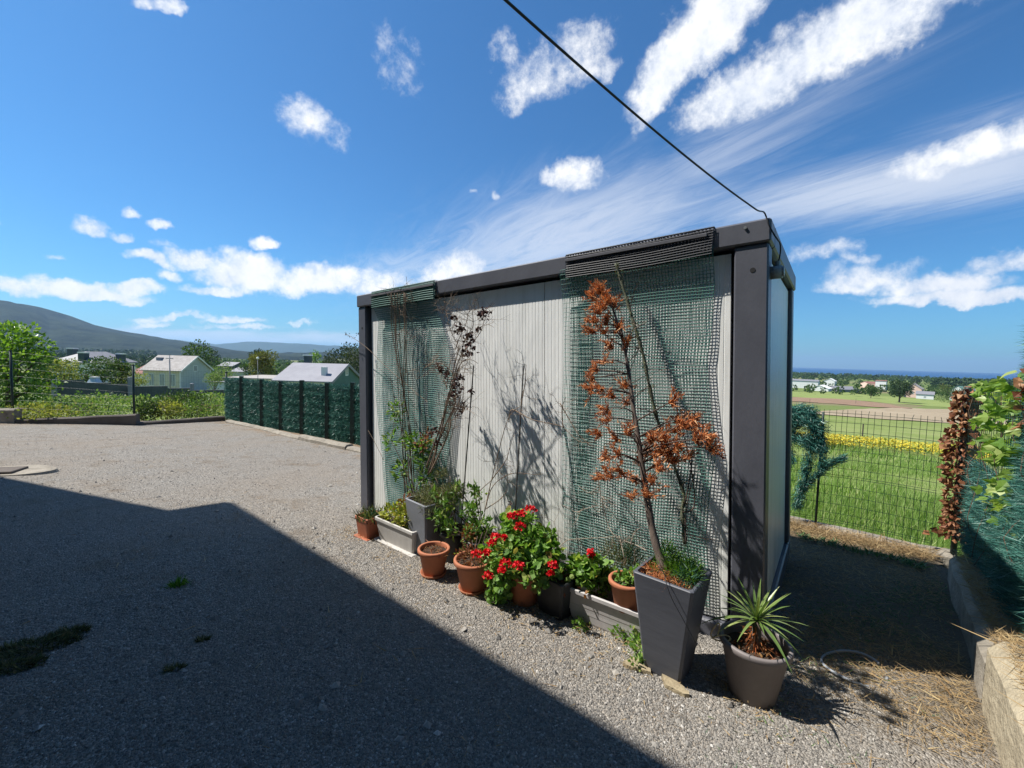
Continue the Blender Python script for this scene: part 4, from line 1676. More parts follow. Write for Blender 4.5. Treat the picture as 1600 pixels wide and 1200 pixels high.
# ------------------------------------------------------------------ pots and plants along the cabin front
CANG = math.atan2(CX[1], CX[0])          # heading of the cabin front
M_terra = surf('terracotta', (.46, .17, .085), (.36, .125, .06), 5, .75, bscale=40, bstr=.15, bdist=.003, fine=60)
M_terrain = M_terra
M_terrared = surf('red_plastic_terracotta', (.40, .13, .065), (.30, .09, .045), 6, .5)
M_soil = surf('potting_soil', (.075, .05, .032), (.03, .02, .014), 30, 1.0, bscale=90, bstr=1.0, bdist=.01)
M_trough = surf('weathered_grey_plastic', (.60, .565, .56), (.44, .42, .41), 4, .6, fine=40, stretch=(1, 1, .5))
M_troughw = surf('chalky_trough', (.60, .575, .54), (.40, .38, .35), 7, .8, bscale=30, bstr=.4, fine=50, stretch=(1, 1, .25))
M_slate = surf('slate_grey_planter', (.105, .11, .13), (.07, .074, .09), 6, .5, bscale=30, bstr=.14, bdist=.004, fine=60, stretch=(.5, .5, 3))
M_slatel = surf('worn_grey_planter', (.24, .25, .275), (.16, .17, .19), 3, .5, bscale=14, bstr=.12, fine=80, stretch=(.6, .6, 1.5))
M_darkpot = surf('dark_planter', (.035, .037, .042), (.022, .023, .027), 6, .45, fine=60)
M_taupe = surf('taupe_pot', (.235, .205, .20), (.17, .15, .147), 4, .6, bscale=25, bstr=.2, fine=50)
M_bark = surf('grey_bark', (.17, .13, .105), (.08, .06, .05), 25, .95, bscale=60, bstr=.9, bdist=.004, stretch=(1, 1, .25))
M_twig = surf('dry_twig', (.26, .19, .13), (.13, .09, .065), 30, .9, bscale=80, bstr=.4)
M_darktwig = surf('dark_twig', (.10, .065, .05), (.05, .035, .028), 30, .9)
M_mossbark = surf('lichen_bark', (.14, .15, .10), (.05, .055, .035), 40, .95, bscale=60, bstr=1.0, bdist=.006)
M_stake = surf('green_stake', (.03, .06, .055), (.015, .035, .035), 20, .5)
M_stakeblue = surf('blue_green_stake', (.02, .10, .12), (.012, .07, .09), 20, .5)
M_cane = surf('dark_cane', (.055, .05, .045), (.03, .03, .028), 25, .6)
M_leafG = leafmat('garden_leaf', [(0, (.05, .11, .022)), (.4, (.09, .18, .038)), (.75, (.16, .26, .06)), (1, (.26, .31, .085))], .35, .4, None, .4)
M_leafY = leafmat('yellow_leaf', [(0, (.14, .20, .03)), (.4, (.28, .33, .05)), (.8, (.42, .44, .08)), (1, (.30, .17, .06))], .35, .5, (1.2, 1.2, .6), .3)
M_leafDull = leafmat('dull_leaf', [(0, (.05, .06, .025)), (.5, (.11, .125, .05)), (.85, (.18, .18, .08)), (1, (.15, .085, .045))], .2, .6, None, .2)
M_leafGer = leafmat('geranium_leaf', [(0, (.07, .15, .03)), (.4, (.13, .24, .05)), (.75, (.20, .33, .08)), (.94, (.34, .40, .12)), (1, (.24, .14, .06))], .35, .5, None, .3)
M_leafBr = leafmat('rusty_leaf', [(0, (.13, .045, .025)), (.5, (.24, .10, .05)), (1, (.30, .18, .07))], .25, .6, (1.2, .9, .6), .2)
M_purple = leafmat('dark_dry_leaf', [(0, (.03, .014, .014)), (.5, (.065, .028, .024)), (1, (.13, .06, .045))], .05, .6, (1, .8, .7), .2)
M_rust = leafmat('dead_conifer_spray', [(0, (.24, .065, .022)), (.4, (.43, .145, .05)), (.75, (.58, .25, .10)), (1, (.70, .42, .22))], .25, .7, (1.2, .8, .5), .15)
M_red = leafmat('geranium_petal', [(0, (.42, .004, .012)), (.5, (.62, .008, .018)), (1, (.78, .03, .03))], .2, .55, (1.1, .6, .6), .25)
M_pink = leafmat('pink_petal', [(0, (.55, .25, .28)), (1, (.72, .48, .45))], .2, .6, (1, 1, 1), .2)
M_darkG = leafmat('blue_green_needles', [(0, (.015, .045, .03)), (.5, (.03, .085, .05)), (1, (.06, .14, .07))], .15, .5, None, .3)
M_lime = leafmat('lime_moss', [(0, (.05, .13, .012)), (.5, (.09, .20, .02)), (1, (.18, .28, .05))], .3, .6, None, .2)
M_stone = surf('yellow_stone', (.40, .33, .21), (.24, .19, .12), 18, .9, bscale=50, bstr=1.0, bdist=.01, fine=60)


def local(x, y, dz=0.0):
    p = on_yard(x, y)
    p[2] += dz
    return p


def sq_pot(name, x, y, rot, bw, bd, tw, td, h, wall, mat, label, cat, rim=0.0, soil=.05, group=None, lip=0.0):
    """a square tapered pot: outer skin, rim, inner face, soil"""
    root = thing(name, local(x, y), label, cat, group, rot)
    mb = MB()

    def ring(wx_, wy_, z):
        b = .012
        return [(-wx_ + b, -wy_, z), (wx_ - b, -wy_, z), (wx_, -wy_ + b, z), (wx_, wy_ - b, z), (wx_ - b, wy_, z), (-wx_ + b, wy_, z), (-wx_, wy_ - b, z), (-wx_, -wy_ + b, z)]
    rings = [ring(bw / 2 * .96, bd / 2 * .96, 0.001), ring(bw / 2, bd / 2, .012)]
    if lip:
        rings += [ring(tw / 2 - lip, td / 2 - lip, h - rim), ring(tw / 2, td / 2, h - rim + .004)]
    rings += [ring(tw / 2, td / 2, h - .004), ring(tw / 2 - .004, td / 2 - .004, h), ring(tw / 2 - wall, td / 2 - wall, h), ring(tw / 2 - wall - .003, td / 2 - wall - .003, h - .006), ring(tw / 2 - wall - .01, td / 2 - wall - .01, h - soil - .04)]
    V = np.array(rings).reshape(-1, 3)
    n = 8
    Q = []
    for i in range(len(rings) - 1):
        for k in range(n):
            k2 = (k + 1) % n
            Q.append([i * n + k, i * n + k2, (i + 1) * n + k2, (i + 1) * n + k])
    mb.add(V, None, Q)
    mb.add(np.array(rings[0]), [[0, k + 1, k] for k in range(1, 7)])
    mb.build('pot', mat, root)
    so = ring(tw / 2 - wall - .006, td / 2 - wall - .006, h - soil)
    V = np.array([(0, 0, h - soil + .012)] + so)
    MB().add(V, [[0, 1 + k, 1 + (k + 1) % 8] for k in range(8)]).build('soil', M_soil, root)
    return root


def round_pot(name, x, y, rb, rt, h, mat, label, cat='flower pot', band=.03, wall=.012, soil=.03, saucer=0.0, group=None, lift=0.0, smat=None, collar=.008):
    root = thing(name, local(x, y, lift), label, cat, group, rng.uniform(0, 6))
    z0 = .014 if saucer else 0
    prof = [(0, z0 + .001), (rb * .96, z0), (rb, z0 + .006), (rb + (rt - rb) * .86, h - band), (rt + collar * .4, h - band + .002), (rt + collar, h - band + .006), (rt + collar, h - .006), (rt + collar * .5, h), (rt - wall + .003, h), (rt - wall, h - .005), (rt - wall - .006, h - soil - .03)]
    MB().lathe(prof, 32).build('pot', mat, root, True)
    ps = [(0, h - soil + .012), (rt * .5, h - soil + .006), (rt - wall - .002, h - soil)]
    MB().lathe(ps, 24).build('soil', M_soil, root, True)
    if saucer:
        MB().lathe([(0, .002), (saucer * .88, .001), (saucer, .028), (saucer * .965, .029), (saucer * .86, .012), (0, .012)], 32).build('saucer', smat or mat, root, True)
    return root


def leaves_on(parent, name, P, Dv, S, mat, width=.55, tv=LEAF_V, tt=LEAF_T, N=None, kind=None):
    V, T = scatter(tv, tt, P, Dv, S, width, N)
    o = MB().add(V, T).build(name, mat, parent)
    tag(o, kind=kind or 'stuff')
    return o


def inv(parent, P):
    """world points -> parent's own frame"""
    bpy.context.view_layer.update()
    mw = np.array(parent.matrix_world.inverted())
    return np.asarray(P) @ mw[:3, :3].T + mw[:3, 3]


def tubes(parent, name, lines, mat, sides=5, world=True, kind=None):
    mb = MB()
    for P, r in lines:
        P = np.asarray(P, float)
        if world: P = inv(parent, P)
        mb.tube(P, r, sides)
    o = mb.build(name, mat, parent, True)
    return o


def stems(n, c, spread, h, r=.003, droop=.0, base=.02):
    """n arching stems from a point; returns lines and tip points"""
    L, tips = [], []
    for k in range(n):
        a = rng.uniform(0, 6.283)
        s = spread * math.sqrt(rng.random())
        hh = h * rng.uniform(.6, 1.05)
        b = np.array([math.cos(a), math.sin(a), 0])
        P = [np.array(c) + b * base * rng.random(), np.array(c) + b * s * .4 + [0, 0, hh * .55], np.array(c) + b * s + [0, 0, hh - droop * s]]
        L.append((smooth_path(P, 8), np.linspace(r, r * .5, 8)))
        tips.append(P[-1])
    return L, np.array(tips)


# 1 square terracotta pot, far left
t = sq_pot('square_pot', -3.125, -.325, CANG, .155, .155, .20, .20, .20, .012, M_terrared, 'small square terracotta pot at the far left end of the row, grassy plant spilling over', 'flower pot', rim=.035, lip=.006)
MB().box((-.105, -.105, .0), (.105, .105, .016), bev=.005).build('saucer', M_terrared, t)
n = 260
P = rng.normal(0, 1, (n, 3)) * [.05, .05, 0] + [0, 0, .17]
Dv = np.stack([rng.normal(0, .55, n), rng.normal(0, .55, n), rng.uniform(.3, 1.2, n)], -1)
leaves_on(t, 'plant', P, Dv, rng.uniform(.05, .15, n), M_leafDull, .1, NEED_V, NEED_T)
P, d = blob_points([(.05, -.02, .20, .09, .08, .05)], 120)
leaves_on(t, 'leaf_clump', P, d + [0, 0, .3], .03, M_darkG, .5)
tubes(t, 'stem', [([(-.02, 0, .17), (-.03, -.01, .33)], .0025), ([(.03, .02, .17), (.06, .03, .30)], .002)], M_darktwig, 4, False)

# 2 chalky trough with a yellow-green plant
t = sq_pot('trough', -2.715, -.29, CANG - .02, .46, .13, .54, .19, .215, .012, M_troughw, 'chalky white trough with yellow leaves beside the small square pot', 'planter', rim=.03, lip=.008, soil=.04)
MB().box((-.27, -.10, .0), (.27, .10, .018), bev=.006).build('tray', M_troughw, t)
P, d = blob_points([(-.12, 0, .25, .13, .08, .07), (.06, .0, .27, .13, .09, .10), (-.02, .02, .31, .08, .06, .07)], 520)
leaves_on(t, 'foliage', P, d + [0, 0, .5] + rng.normal(0, .4, (520, 3)), rng.uniform(.025, .05, 520), M_leafY, .6)
P, d = blob_points([(-.02, .05, .36, .07, .05, .07)], 120)
leaves_on(t, 'withered_leaf', P, d, rng.uniform(.02, .045, 120), M_leafBr, .5)

# 3 tall grey planter on the left, turned, holding a shrub and the old climbers
t = sq_pot('tall_planter', -2.44, -.22, -.76, .22, .22, .30, .30, .46, .014, M_slatel, 'worn grey tapered planter standing corner-on, left of the middle of the row', 'planter', soil=.05)
LP = t
# leafy shrub growing up the net (photo 600-680, 630-780)
c = [np.array(fw(px, py, -.12)) for px, py in ((620, 640), (612, 690), (640, 690), (660, 720), (625, 735), (650, 760), (668, 745))]
B_ = [(*p, .07, .06, .075) for p in c] + [(*fw(655, 700, -.1), .11, .08, .12), (*fw(618, 655, -.1), .045, .04, .09)]
P, d = blob_points(B_, 420, .2)
leaves_on(t, 'foliage', inv(t, P), d + [0, 0, .4] + rng.normal(0, .5, (420, 3)), rng.uniform(.04, .075, 420), M_leafG, .42)
P, d = blob_points([(*fw(665, 690, -.1), .10, .06, .10)], 70, .2)
leaves_on(t, 'young_leaf', inv(t, P), d + [0, 0, .4], rng.uniform(.03, .055, 70), M_leafBr, .42)
base = np.array(fw(650, 790, -.2))
tubes(t, 'stem', [(smooth_path([base, (base + q) / 2 + rng.normal(0, .03, 3), q], 10), np.linspace(.006, .002, 10)) for q in c], M_darktwig, 5)
# grey-green mound over its rim
P, d = blob_points([(.02, .0, .50, .13, .13, .08), (.14, -.08, .44, .10, .09, .09), (.22, .02, .50, .10, .10, .10)], 1500, .3)
leaves_on(t, 'mound', P, d + rng.normal(0, .6, (1500, 3)), rng.uniform(.02, .045, 1500), M_leafDull, .14, NEED_V, NEED_T, kind='stuff')

# 4 and 5 round terracotta pots
t = round_pot('terracotta_pot', -2.08, -.50, .076, .112, .205, M_terra, 'round terracotta pot on a saucer holding only bare earth and withered stems', saucer=.098, group='round terracotta pots')
n = 160
P = rng.normal(0, 1, (n, 3)) * [.045, .045, 0] + [0, 0, .18]
leaves_on(t, 'dead_plant', P, np.stack([rng.normal(0, 1, n), rng.normal(0, 1, n), rng.uniform(0, .7, n)], -1), rng.uniform(.02, .06, n), M_leafBr, .14, NEED_V, NEED_T)
t = round_pot('terracotta_pot', -1.70, -.485, .082, .128, .225, M_terra, 'round terracotta pot with reddish stems and a tall leafy plant, beside the bare one', saucer=.10, group='round terracotta pots', band=.034)
# its plants: low red sedum, upright rusty and green growth
P, d = blob_points([(0, 0, .24, .10, .10, .05), (-.06, -.05, .23, .05, .05, .05), (.07, -.06, .22, .06, .05, .05)], 420)
leaves_on(t, 'sedum', P, d + [0, 0, .4], rng.uniform(.015, .035, 420), M_leafBr, .5)
P, d = blob_points([(.02, -.09, .215, .07, .04, .03)], 260)
leaves_on(t, 'moss', P, d + [0, 0, .6], rng.uniform(.01, .025, 260), M_lime, .3, NEED_V, NEED_T)
B_ = [(*fw(735, 840, -.3), .07, .07, .10), (*fw(722, 870, -.38), .06, .06, .05)]
P, d = blob_points(B_, 330, .2)
leaves_on(t, 'rusty_leaf', inv(t, P), d + [0, 0, .3] + rng.normal(0, .4, (330, 3)), rng.uniform(.018, .04, 330), M_leafBr, .5)
P, d = blob_points(B_, 240, .2)
leaves_on(t, 'foliage', inv(t, P), d + [0, 0, .3] + rng.normal(0, .4, (240, 3)), rng.uniform(.018, .04, 240), M_leafG, .5)
base = np.array(local(-1.70, -.485, .2))
tubes(t, 'stem', [(smooth_path([base + rng.normal(0, .02, 3) * [1, 1, 0], np.array(fw(730 + 8 * k, 850 - 6 * k, -.35))], 6), .003) for k in range(5)], M_darktwig, 5)

# broad-leaved shrub behind the two pots (photo 670-760, 770-840), rooted in a dark pot in the shade
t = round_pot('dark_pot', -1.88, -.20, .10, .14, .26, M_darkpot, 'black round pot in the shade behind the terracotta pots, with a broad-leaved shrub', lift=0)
B_ = [(*fw(px, py, y), r, r, r * .8) for px, py, y, r in ((700, 785, -.25, .10), (690, 810, -.32, .09), (735, 800, -.22, .10), (745, 830, -.25, .09), (680, 775, -.25, .06), (715, 765, -.18, .07), (760, 820, -.22, .07), (705, 825, -.33, .07), (748, 775, -.15, .06), (740, 765, -.12, .05))]
P, d = blob_points(B_, 620, .25)
leaves_on(t, 'foliage', inv(t, P), d * .8 + [0, 0, .25] + rng.normal(0, .5, (620, 3)), rng.uniform(.035, .07, 620), M_leafG, .42)
base = np.array(local(-1.88, -.20, .24))
tubes(t, 'stem', [(smooth_path([base + rng.normal(0, .02, 3) * [1, 1, 0], (base + np.array(b[:3])) / 2 + rng.normal(0, .02, 3), b[:3]], 8), np.linspace(.006, .003, 8)) for b in B_], M_darktwig, 5)
# its flanking dry, woody heather behind (grey-green)
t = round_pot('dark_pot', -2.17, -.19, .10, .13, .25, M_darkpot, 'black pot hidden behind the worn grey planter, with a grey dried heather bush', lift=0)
B_ = [(*fw(680, 775, -.22), .16, .12, .07), (*fw(708, 768, -.2), .12, .1, .07), (*fw(655, 778, -.25), .08, .08, .04), (*fw(690, 740, -.12), .06, .05, .05)]
P, d = blob_points(B_, 3000, .2)
leaves_on(t, 'foliage', inv(t, P), d + rng.normal(0, .7, (3000, 3)) + [0, 0, .3], rng.uniform(.015, .04, 3000), M_leafDull, .13, NEED_V, NEED_T, kind='stuff')
base = np.array(local(-2.17, -.19, .22))
tubes(t, 'stem', [(smooth_path([base + rng.normal(0, .03, 3) * [1, 1, 0], np.array(b[:3]) + rng.normal(0, .06, 3)], 8), np.linspace(.004, .002, 8)) for b in B_ for _ in range(5)], M_twig, 4)

# 6 the red geranium
t = round_pot('geranium_pot', -1.34, -.37, .085, .125, .22, M_terra, 'terracotta pot almost buried under a big red-flowered geranium', saucer=0)
GB = [(*fw(px, py, y), r * 1.14, r * 1.14, r) for px, py, y, r in ((812, 860, -.42, .15), (790, 880, -.45, .11), (840, 870, -.42, .12), (815, 830, -.36, .12), (845, 845, -.35, .09), (785, 905, -.5, .09), (780, 925, -.5, .06), (835, 895, -.48, .10), (855, 885, -.44, .08), (770, 860, -.42, .07), (805, 815, -.33, .08), (860, 860, -.35, .06))]
P, d = blob_points(GB, 1800, .35)
leaves_on(t, 'foliage', inv(t, P), d * .5 + rng.normal(0, .5, (1800, 3)), rng.uniform(.028, .052, 1800), M_leafGer, 1.0, ROUND_V, ROUND_T, N=d + rng.normal(0, .45, (1800, 3)) + [0, 0, .35])
base = np.array(local(-1.34, -.37, .2))
tubes(t, 'stem', [(smooth_path([base + rng.normal(0, .03, 3) * [1, 1, 0], np.array(b[:3])], 6), np.linspace(.007, .004, 6)) for b in GB for _ in range(2)], M_twig, 5)
FL = [(801, 808, 9, -.45), (815, 803, 6, -.38), (829, 798, 8, -.38), (812, 824, 8, -.5), (774, 841, 8, -.58), (769, 850, 6, -.6), (788, 841, 4, -.55), (745, 867, 8, -.6), (761, 864, 5, -.6), (790, 882, 9, -.66), (809, 886, 10, -.66), (784, 893, 5, -.66), (762, 902, 8, -.66), (863, 884, 7, -.55), (861, 897, 4, -.55), (798, 786 + 22, 5, -.45)]
for (px, py, rp, y) in FL:
    c = np.array(fw(px, py, y))
    D_ = c[1]
    r = rp / FPX * D_ * 1.0
    n = 46
    d = rdir(n)
    d[:, 2] = np.abs(d[:, 2]) * .8 + .05 * rng.random(n)
    P = c + d * r * (.65 + .35 * rng.random((n, 1)))
    V, T = scatter(ROUND_V, ROUND_T, inv(t, P), rng.normal(0, 1, (n, 3)) * .6 + d * .4, np.full(n, .0175), .9, d + rng.normal(0, .3, (n, 3)))
    f = MB().add(V, T).build('flower_head', M_red, t)
    b = np.array(GB[int(np.argmin([np.linalg.norm(np.array(g[:3]) - c) for g in GB]))][:3])
    mb = MB()
    L = smooth_path([inv(t, [b])[0], inv(t, [(b + c) / 2 + [0, 0, .01]])[0], inv(t, [c])[0]], 6)
    mb.tube(L, .002, 4).build('flower_stalk', M_leafGer, f)
# dead flower stalk standing above it
tubes(t, 'dried_stalk', [(smooth_path([fw(778, 842, -.3), fw(783, 812, -.28), fw(793, 800, -.27), fw(798, 786, -.27)], 14), .0022), (smooth_path([fw(792, 800, -.27), fw(792, 790, -.27)], 4), .0018)], M_darktwig, 4)
P = np.array([fw(798, 786, -.27)]) + rng.normal(0, .008, (14, 3))
leaves_on(t, 'dried_head', inv(t, P), rdir(14), .02, M_purple, .5)

# 7 dark square planter right of the geranium
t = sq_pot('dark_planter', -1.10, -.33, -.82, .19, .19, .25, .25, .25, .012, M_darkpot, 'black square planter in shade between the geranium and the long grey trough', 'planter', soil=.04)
n = 90
P = rng.normal(0, 1, (n, 3)) * [.07, .07, .02] + [0, 0, .22]
leaves_on(t, 'withered_leaf', P, rdir(n) + [0, 0, .5], rng.uniform(.02, .05, n), M_leafBr, .5)
tubes(t, 'stem', [(smooth_path([fw(866, 905, -.3), fw(885, 888, -.3), fw(892, 880, -.28)], 8), .004), (smooth_path([fw(868, 890, -.3), fw(885, 893, -.28)], 6), .003)], M_twig, 5)

# 8 long grey trough with pots inside
TR = sq_pot('long_trough', -.735, -.285, CANG + .02, .53, .15, .62, .205, .20, .012, M_trough, 'long grey plastic trough with smaller pots set inside, beside the tallest planter', 'planter', rim=.028, lip=.012, soil=.10)
tb = np.array(TR.location)
t = round_pot('white_pot', -.93, -.275, .045, .068, .12, M_white, 'little white pot inside the long trough, under bright green pelargonium leaves', lift=.10)
GB = [(*fw(px, py, y), r, r, r * .8) for px, py, y, r in ((905, 895, -.33, .085), (890, 890, -.33, .05), (930, 885, -.28, .08), (925, 905, -.32, .06), (945, 900, -.25, .06), (905, 878, -.28, .05))]
P, d = blob_points(GB, 360, .35)
leaves_on(t, 'foliage', inv(t, P), d * .5 + rng.normal(0, .5, (360, 3)), rng.uniform(.028, .05, 360), M_leafGer, 1.0, ROUND_V, ROUND_T, N=d + rng.normal(0, .45, (360, 3)) + [0, 0, .4])
c = np.array(fw(923, 865, -.32))
d = rdir(40)
V, T = scatter(ROUND_V, ROUND_T, inv(t, c + d * .02 * (.6 + .4 * rng.random((40, 1)))), d + rng.normal(0, .5, (40, 3)), np.full(40, .02), .9, d)
f = MB().add(V, T).build('flower_head', M_red, t)
MB().tube(inv(t, smooth_path([fw(920, 890, -.3), fw(922, 867, -.32)], 5)), .002, 4).build('flower_stalk', M_leafGer, f)
base = np.array(local(-.93, -.275, .2))
tubes(t, 'stem', [(smooth_path([base, np.array(b[:3])], 6), .004) for b in GB], M_leafG, 5)
# terracotta pot inside the trough
t = round_pot('terracotta_pot', -.665, -.31, .066, .10, .175, M_terra, 'round terracotta pot standing inside the long grey trough', lift=.155, soil=.035, group='round terracotta pots', band=.028)
P, d = blob_points([(-.02, .0, .17, .06, .06, .04), (-.04, .03, .20, .05, .04, .05), (.02, -.02, .17, .04, .04, .02)], 170)
leaves_on(t, 'foliage', P, d + [0, 0, .6] + rng.normal(0, .3, (170, 3)), rng.uniform(.018, .034, 170), M_leafGer, .8, ROUND_V, ROUND_T, N=d + [0, 0, .5])
# loose greenery in the trough
P, d = blob_points([(*fw(935, 925, -.3), .05, .05, .05), (*fw(925, 935, -.32), .03, .04, .04), (*fw(955, 905, -.2), .05, .05, .06)], 200)
leaves_on(TR, 'foliage', inv(TR, P), d + [0, 0, .4], rng.uniform(.02, .04, 200), M_leafGer, .7)
P, d = blob_points([(*fw(962, 870, -.12), .10, .05, .11), (*fw(985, 880, -.12), .08, .05, .10)], 700, .1)
leaves_on(TR, 'dry_grass', inv(TR, P), d * .4 + [0, 0, .8] + rng.normal(0, .5, (700, 3)), rng.uniform(.03, .09, 700), M_leafDull, .06, NEED_V, NEED_T)
P, d = blob_points([(*fw(985, 865, -.12), .05, .04, .10)], 300, .1)
leaves_on(TR, 'needles', inv(TR, P), d * .4 + [0, 0, .5] + rng.normal(0, .5, (300, 3)), rng.uniform(.03, .06, 300), M_darkG, .08, NEED_V, NEED_T)

# 9 the tallest planter, with the dead conifer
TPC = np.array([-.375, -.46])
t = sq_pot('tall_planter', TPC[0], TPC[1], CANG - .07, .185, .185, .298, .298, .515, .016, M_slate, 'tallest slate grey tapered planter at the right, holding the brown dead conifer', 'planter', soil=.035, group=None)
TP = t
P, d = blob_points([(0, .03, .505, .12, .10, .05), (.06, .02, .525, .08, .08, .06), (-.05, .05, .555, .06, .05, .08)], 1500, .2)
leaves_on(t, 'moss', P, d + [0, 0, .8] + rng.normal(0, .5, (1500, 3)), rng.uniform(.015, .045, 1500), M_lime, .16, NEED_V, NEED_T, kind='stuff')
P, d = blob_points([(.09, -.04, .525, .07, .08, .05), (.03, .08, .555, .09, .06, .07)], 700, .2)
leaves_on(t, 'needles', P, d + [0, 0, .6] + rng.normal(0, .5, (700, 3)), rng.uniform(.02, .05, 700), M_darkG, .1, NEED_V, NEED_T)
tubes(t, 'cable_shadow', [(smooth_path([fw(1030, 885, -.46), fw(1038, 898, -.60), fw(1042, 915, -.645), fw(1051, 938, -.64), fw(1068, 969, -.632), fw(1087, 1005, -.625)], 24), .0018)], M_cable, 5)  # thin dark tube standing in for the overhead cable's shadow on the planter face
P, d = blob_points([(-.07, -.04, .50, .08, .09, .03), (.02, -.09, .50, .1, .05, .025)], 700, .2)
leaves_on(t, 'dead_needles', P, d * .4 + rng.normal(0, .6, (700, 3)), rng.uniform(.015, .04, 700), M_rust, .1, NEED_V, NEED_T)
# flat stones under it
for lbl, (x, y, a, s1, s2) in (('flat yellow stone showing under the left corner of the tallest planter', (-.49, -.55, .3, .085, .05)), ('flat yellow stone under the front corner of the tallest planter, nearest the lens', (-.33, -.575, -.4, .10, .04))):
    g_ = local(x, y)
    ang = np.sort(rng.uniform(0, 6.283, 9))
    rr = rng.uniform(.8, 1.1, 9)
    V = np.stack([s1 * np.cos(ang) * rr, s2 * np.sin(ang) * rr, np.full(9, .022)], -1)
    V2 = V * [1.06, 1.06, 0] - [0, 0, .02]
    o = MB().add(np.concatenate([[[0, 0, .024]], V, V2]), [[0, 1 + i, 1 + (i + 1) % 9] for i in range(9)], [[1 + i, 10 + i, 10 + (i + 1) % 9, 1 + (i + 1) % 9] for i in range(9)]).build('flat_stone', M_stone)
    o.location = tuple(g_)
    o.rotation_euler = (0, 0, CANG + a)
    tag(o, lbl, 'stone')

# the dead conifer: trunk and rusty sprays
dc = thing('dead_conifer', local(TPC[0], TPC[1], .47), 'tall dead conifer with rust-brown sprays rising from the tallest planter', 'dead tree')
TRK = [fw(1046, 925, -.46), fw(1043, 905, -.46), fw(1030, 868, -.44), fw(1018, 820, -.42), fw(1006, 745, -.40), fw(998, 690, -.38), fw(990, 640, -.35), fw(982, 580, -.31), fw(973, 530, -.28), fw(960, 490, -.25), fw(946, 452, -.23)]
TRK = smooth_path(TRK, 40)
tubes(dc, 'trunk', [(TRK, np.concatenate([np.linspace(.027, .014, 20), np.linspace(.014, .004, 20)]) * (1 + .1 * np.sin(np.arange(40) * 2.1)))], M_bark, 9)
CLP = [(235, 400), (200, 430), (300, 460), (220, 500), (200, 540), (190, 590), (240, 590), (310, 560), (280, 660), (360, 640), (240, 730), (200, 770), (190, 815), (350, 840), (175, 860), (230, 860), (280, 890), (355, 920), (250, 950), (260, 1000), (580, 915), (630, 1020), (680, 1000), (600, 1050), (300, 1080), (215, 1070), (370, 1060), (740, 1070), (700, 1100), (770, 1140), (470, 1100), (530, 1090), (600, 1140), (450, 1150), (228, 385), (270, 440), (245, 470), (255, 545), (610, 1005), (660, 1035), (760, 1120), (500, 1160), (560, 1180), (310, 1160), (250, 1180), (640, 1180)]
CLP = [(860 + a / 3, 320 + b / 3) for a, b in CLP] + [(1000, 722), (1042, 702), (990, 748), (950, 742), (1012, 772), (985, 775), (1030, 730), (968, 735), (1055, 715), (935, 745), (1018, 748), (1048, 690)]
bl, SV, ST, off = [], [], [], 0
for (px, py) in CLP:
    yy = rng.uniform(-.46, -.2) if py < 650 else rng.uniform(-.6, -.22)
    c = np.array(fw(px, py, yy))
    # a limb from the trunk, a little lower than the spray
    j = int(np.argmin(np.linalg.norm(TRK - (c - [0, 0, .07]), axis=1)))
    a = TRK[j]
    mid = (a + c) / 2 + rng.normal(0, .012, 3) + [0, 0, .015]
    L = smooth_path([a, mid, c], 7)
    bl.append((L, np.linspace(.005, .0018, 7)))
    out_ = unit(c - a + [0, 0, .08])
    n = 95
    k = 7 if True else 0
    tw = unit(out_ + rng.normal(0, .55, (k, 3)))
    for q in tw:
        ln = rng.uniform(.04, .095)
        P0 = c - out_ * .03
        bl.append(([P0, P0 + q * ln], np.array([.0014, .0008])))
        m = 26
        f = rng.random((m, 1))
        P = P0 + q * ln * f + rng.normal(0, .0045, (m, 3))
        Dv = q * .8 + rng.normal(0, .55, (m, 3))
        V, T = scatter(NEED_V, NEED_T, P, Dv, rng.uniform(.014, .034, m), .24)
        SV.append(V); ST.append(T + off); off += len(V)
tubes(dc, 'limb', bl, M_darktwig, 4)
o = MB().add(inv(dc, np.concatenate(SV)), np.concatenate(ST)).build('dead_sprays', M_rust, dc)
# bare side twigs low on the trunk
mb = MB()
g_ = np.random.default_rng(5)
for k in range(16):
    j = int(g_.integers(6, 38))
    grow(mb, TRK[j], [g_.normal(), g_.normal() * .3 - .2, g_.uniform(.1, 1)], g_.uniform(.08, .2), .0026, 1, g_, 4)
mb.v = [inv(dc, v) for v in mb.v]
tag(mb.build('twig', M_twig, dc), kind='stuff')

# mossy old climber stem on the net behind it
mc = thing('mossy_stem', local(-.25, -.07), 'mossy lichened climber stem slanting up the wide net behind the dead conifer', 'dead climber')
L = smooth_path([fw(1070, 850, -.12), fw(1066, 800, -.1), fw(1068, 770, -.1), fw(1045, 705, -.1), fw(1027, 655, -.1), fw(1016, 610, -.1), fw(1003, 547, -.1), fw(990, 505, -.09), fw(975, 453, -.08), fw(963, 412, -.08)], 50)
tubes(mc, 'stem', [(L, .010 + .003 * np.sin(np.arange(50) * 1.7))], M_mossbark, 7)
mb = MB()
for k in range(14):
    j = int(g_.integers(2, 44))
    grow(mb, L[j], [g_.normal(), -.25 + g_.normal() * .2, g_.normal() * .6], g_.uniform(.06, .2), .0028, 1, g_, 4)
for pth in ([(1070, 790), (1078, 745), (1082, 700)], [(1066, 800), (1085, 790), (1078, 720), (1055, 630)], [(1072, 850), (1072, 800), (1084, 740)]):
    mb.tube(smooth_path([fw(a, b, -.14) for a, b in pth], 14), np.linspace(.005, .002, 14), 5)
mb.v = [inv(mc, v) for v in mb.v]
tag(mb.build('twig', M_darktwig, mc), kind='stuff')
i = rng.integers(0, 50, 900)
P = L[i] + rng.normal(0, .011, (900, 3))
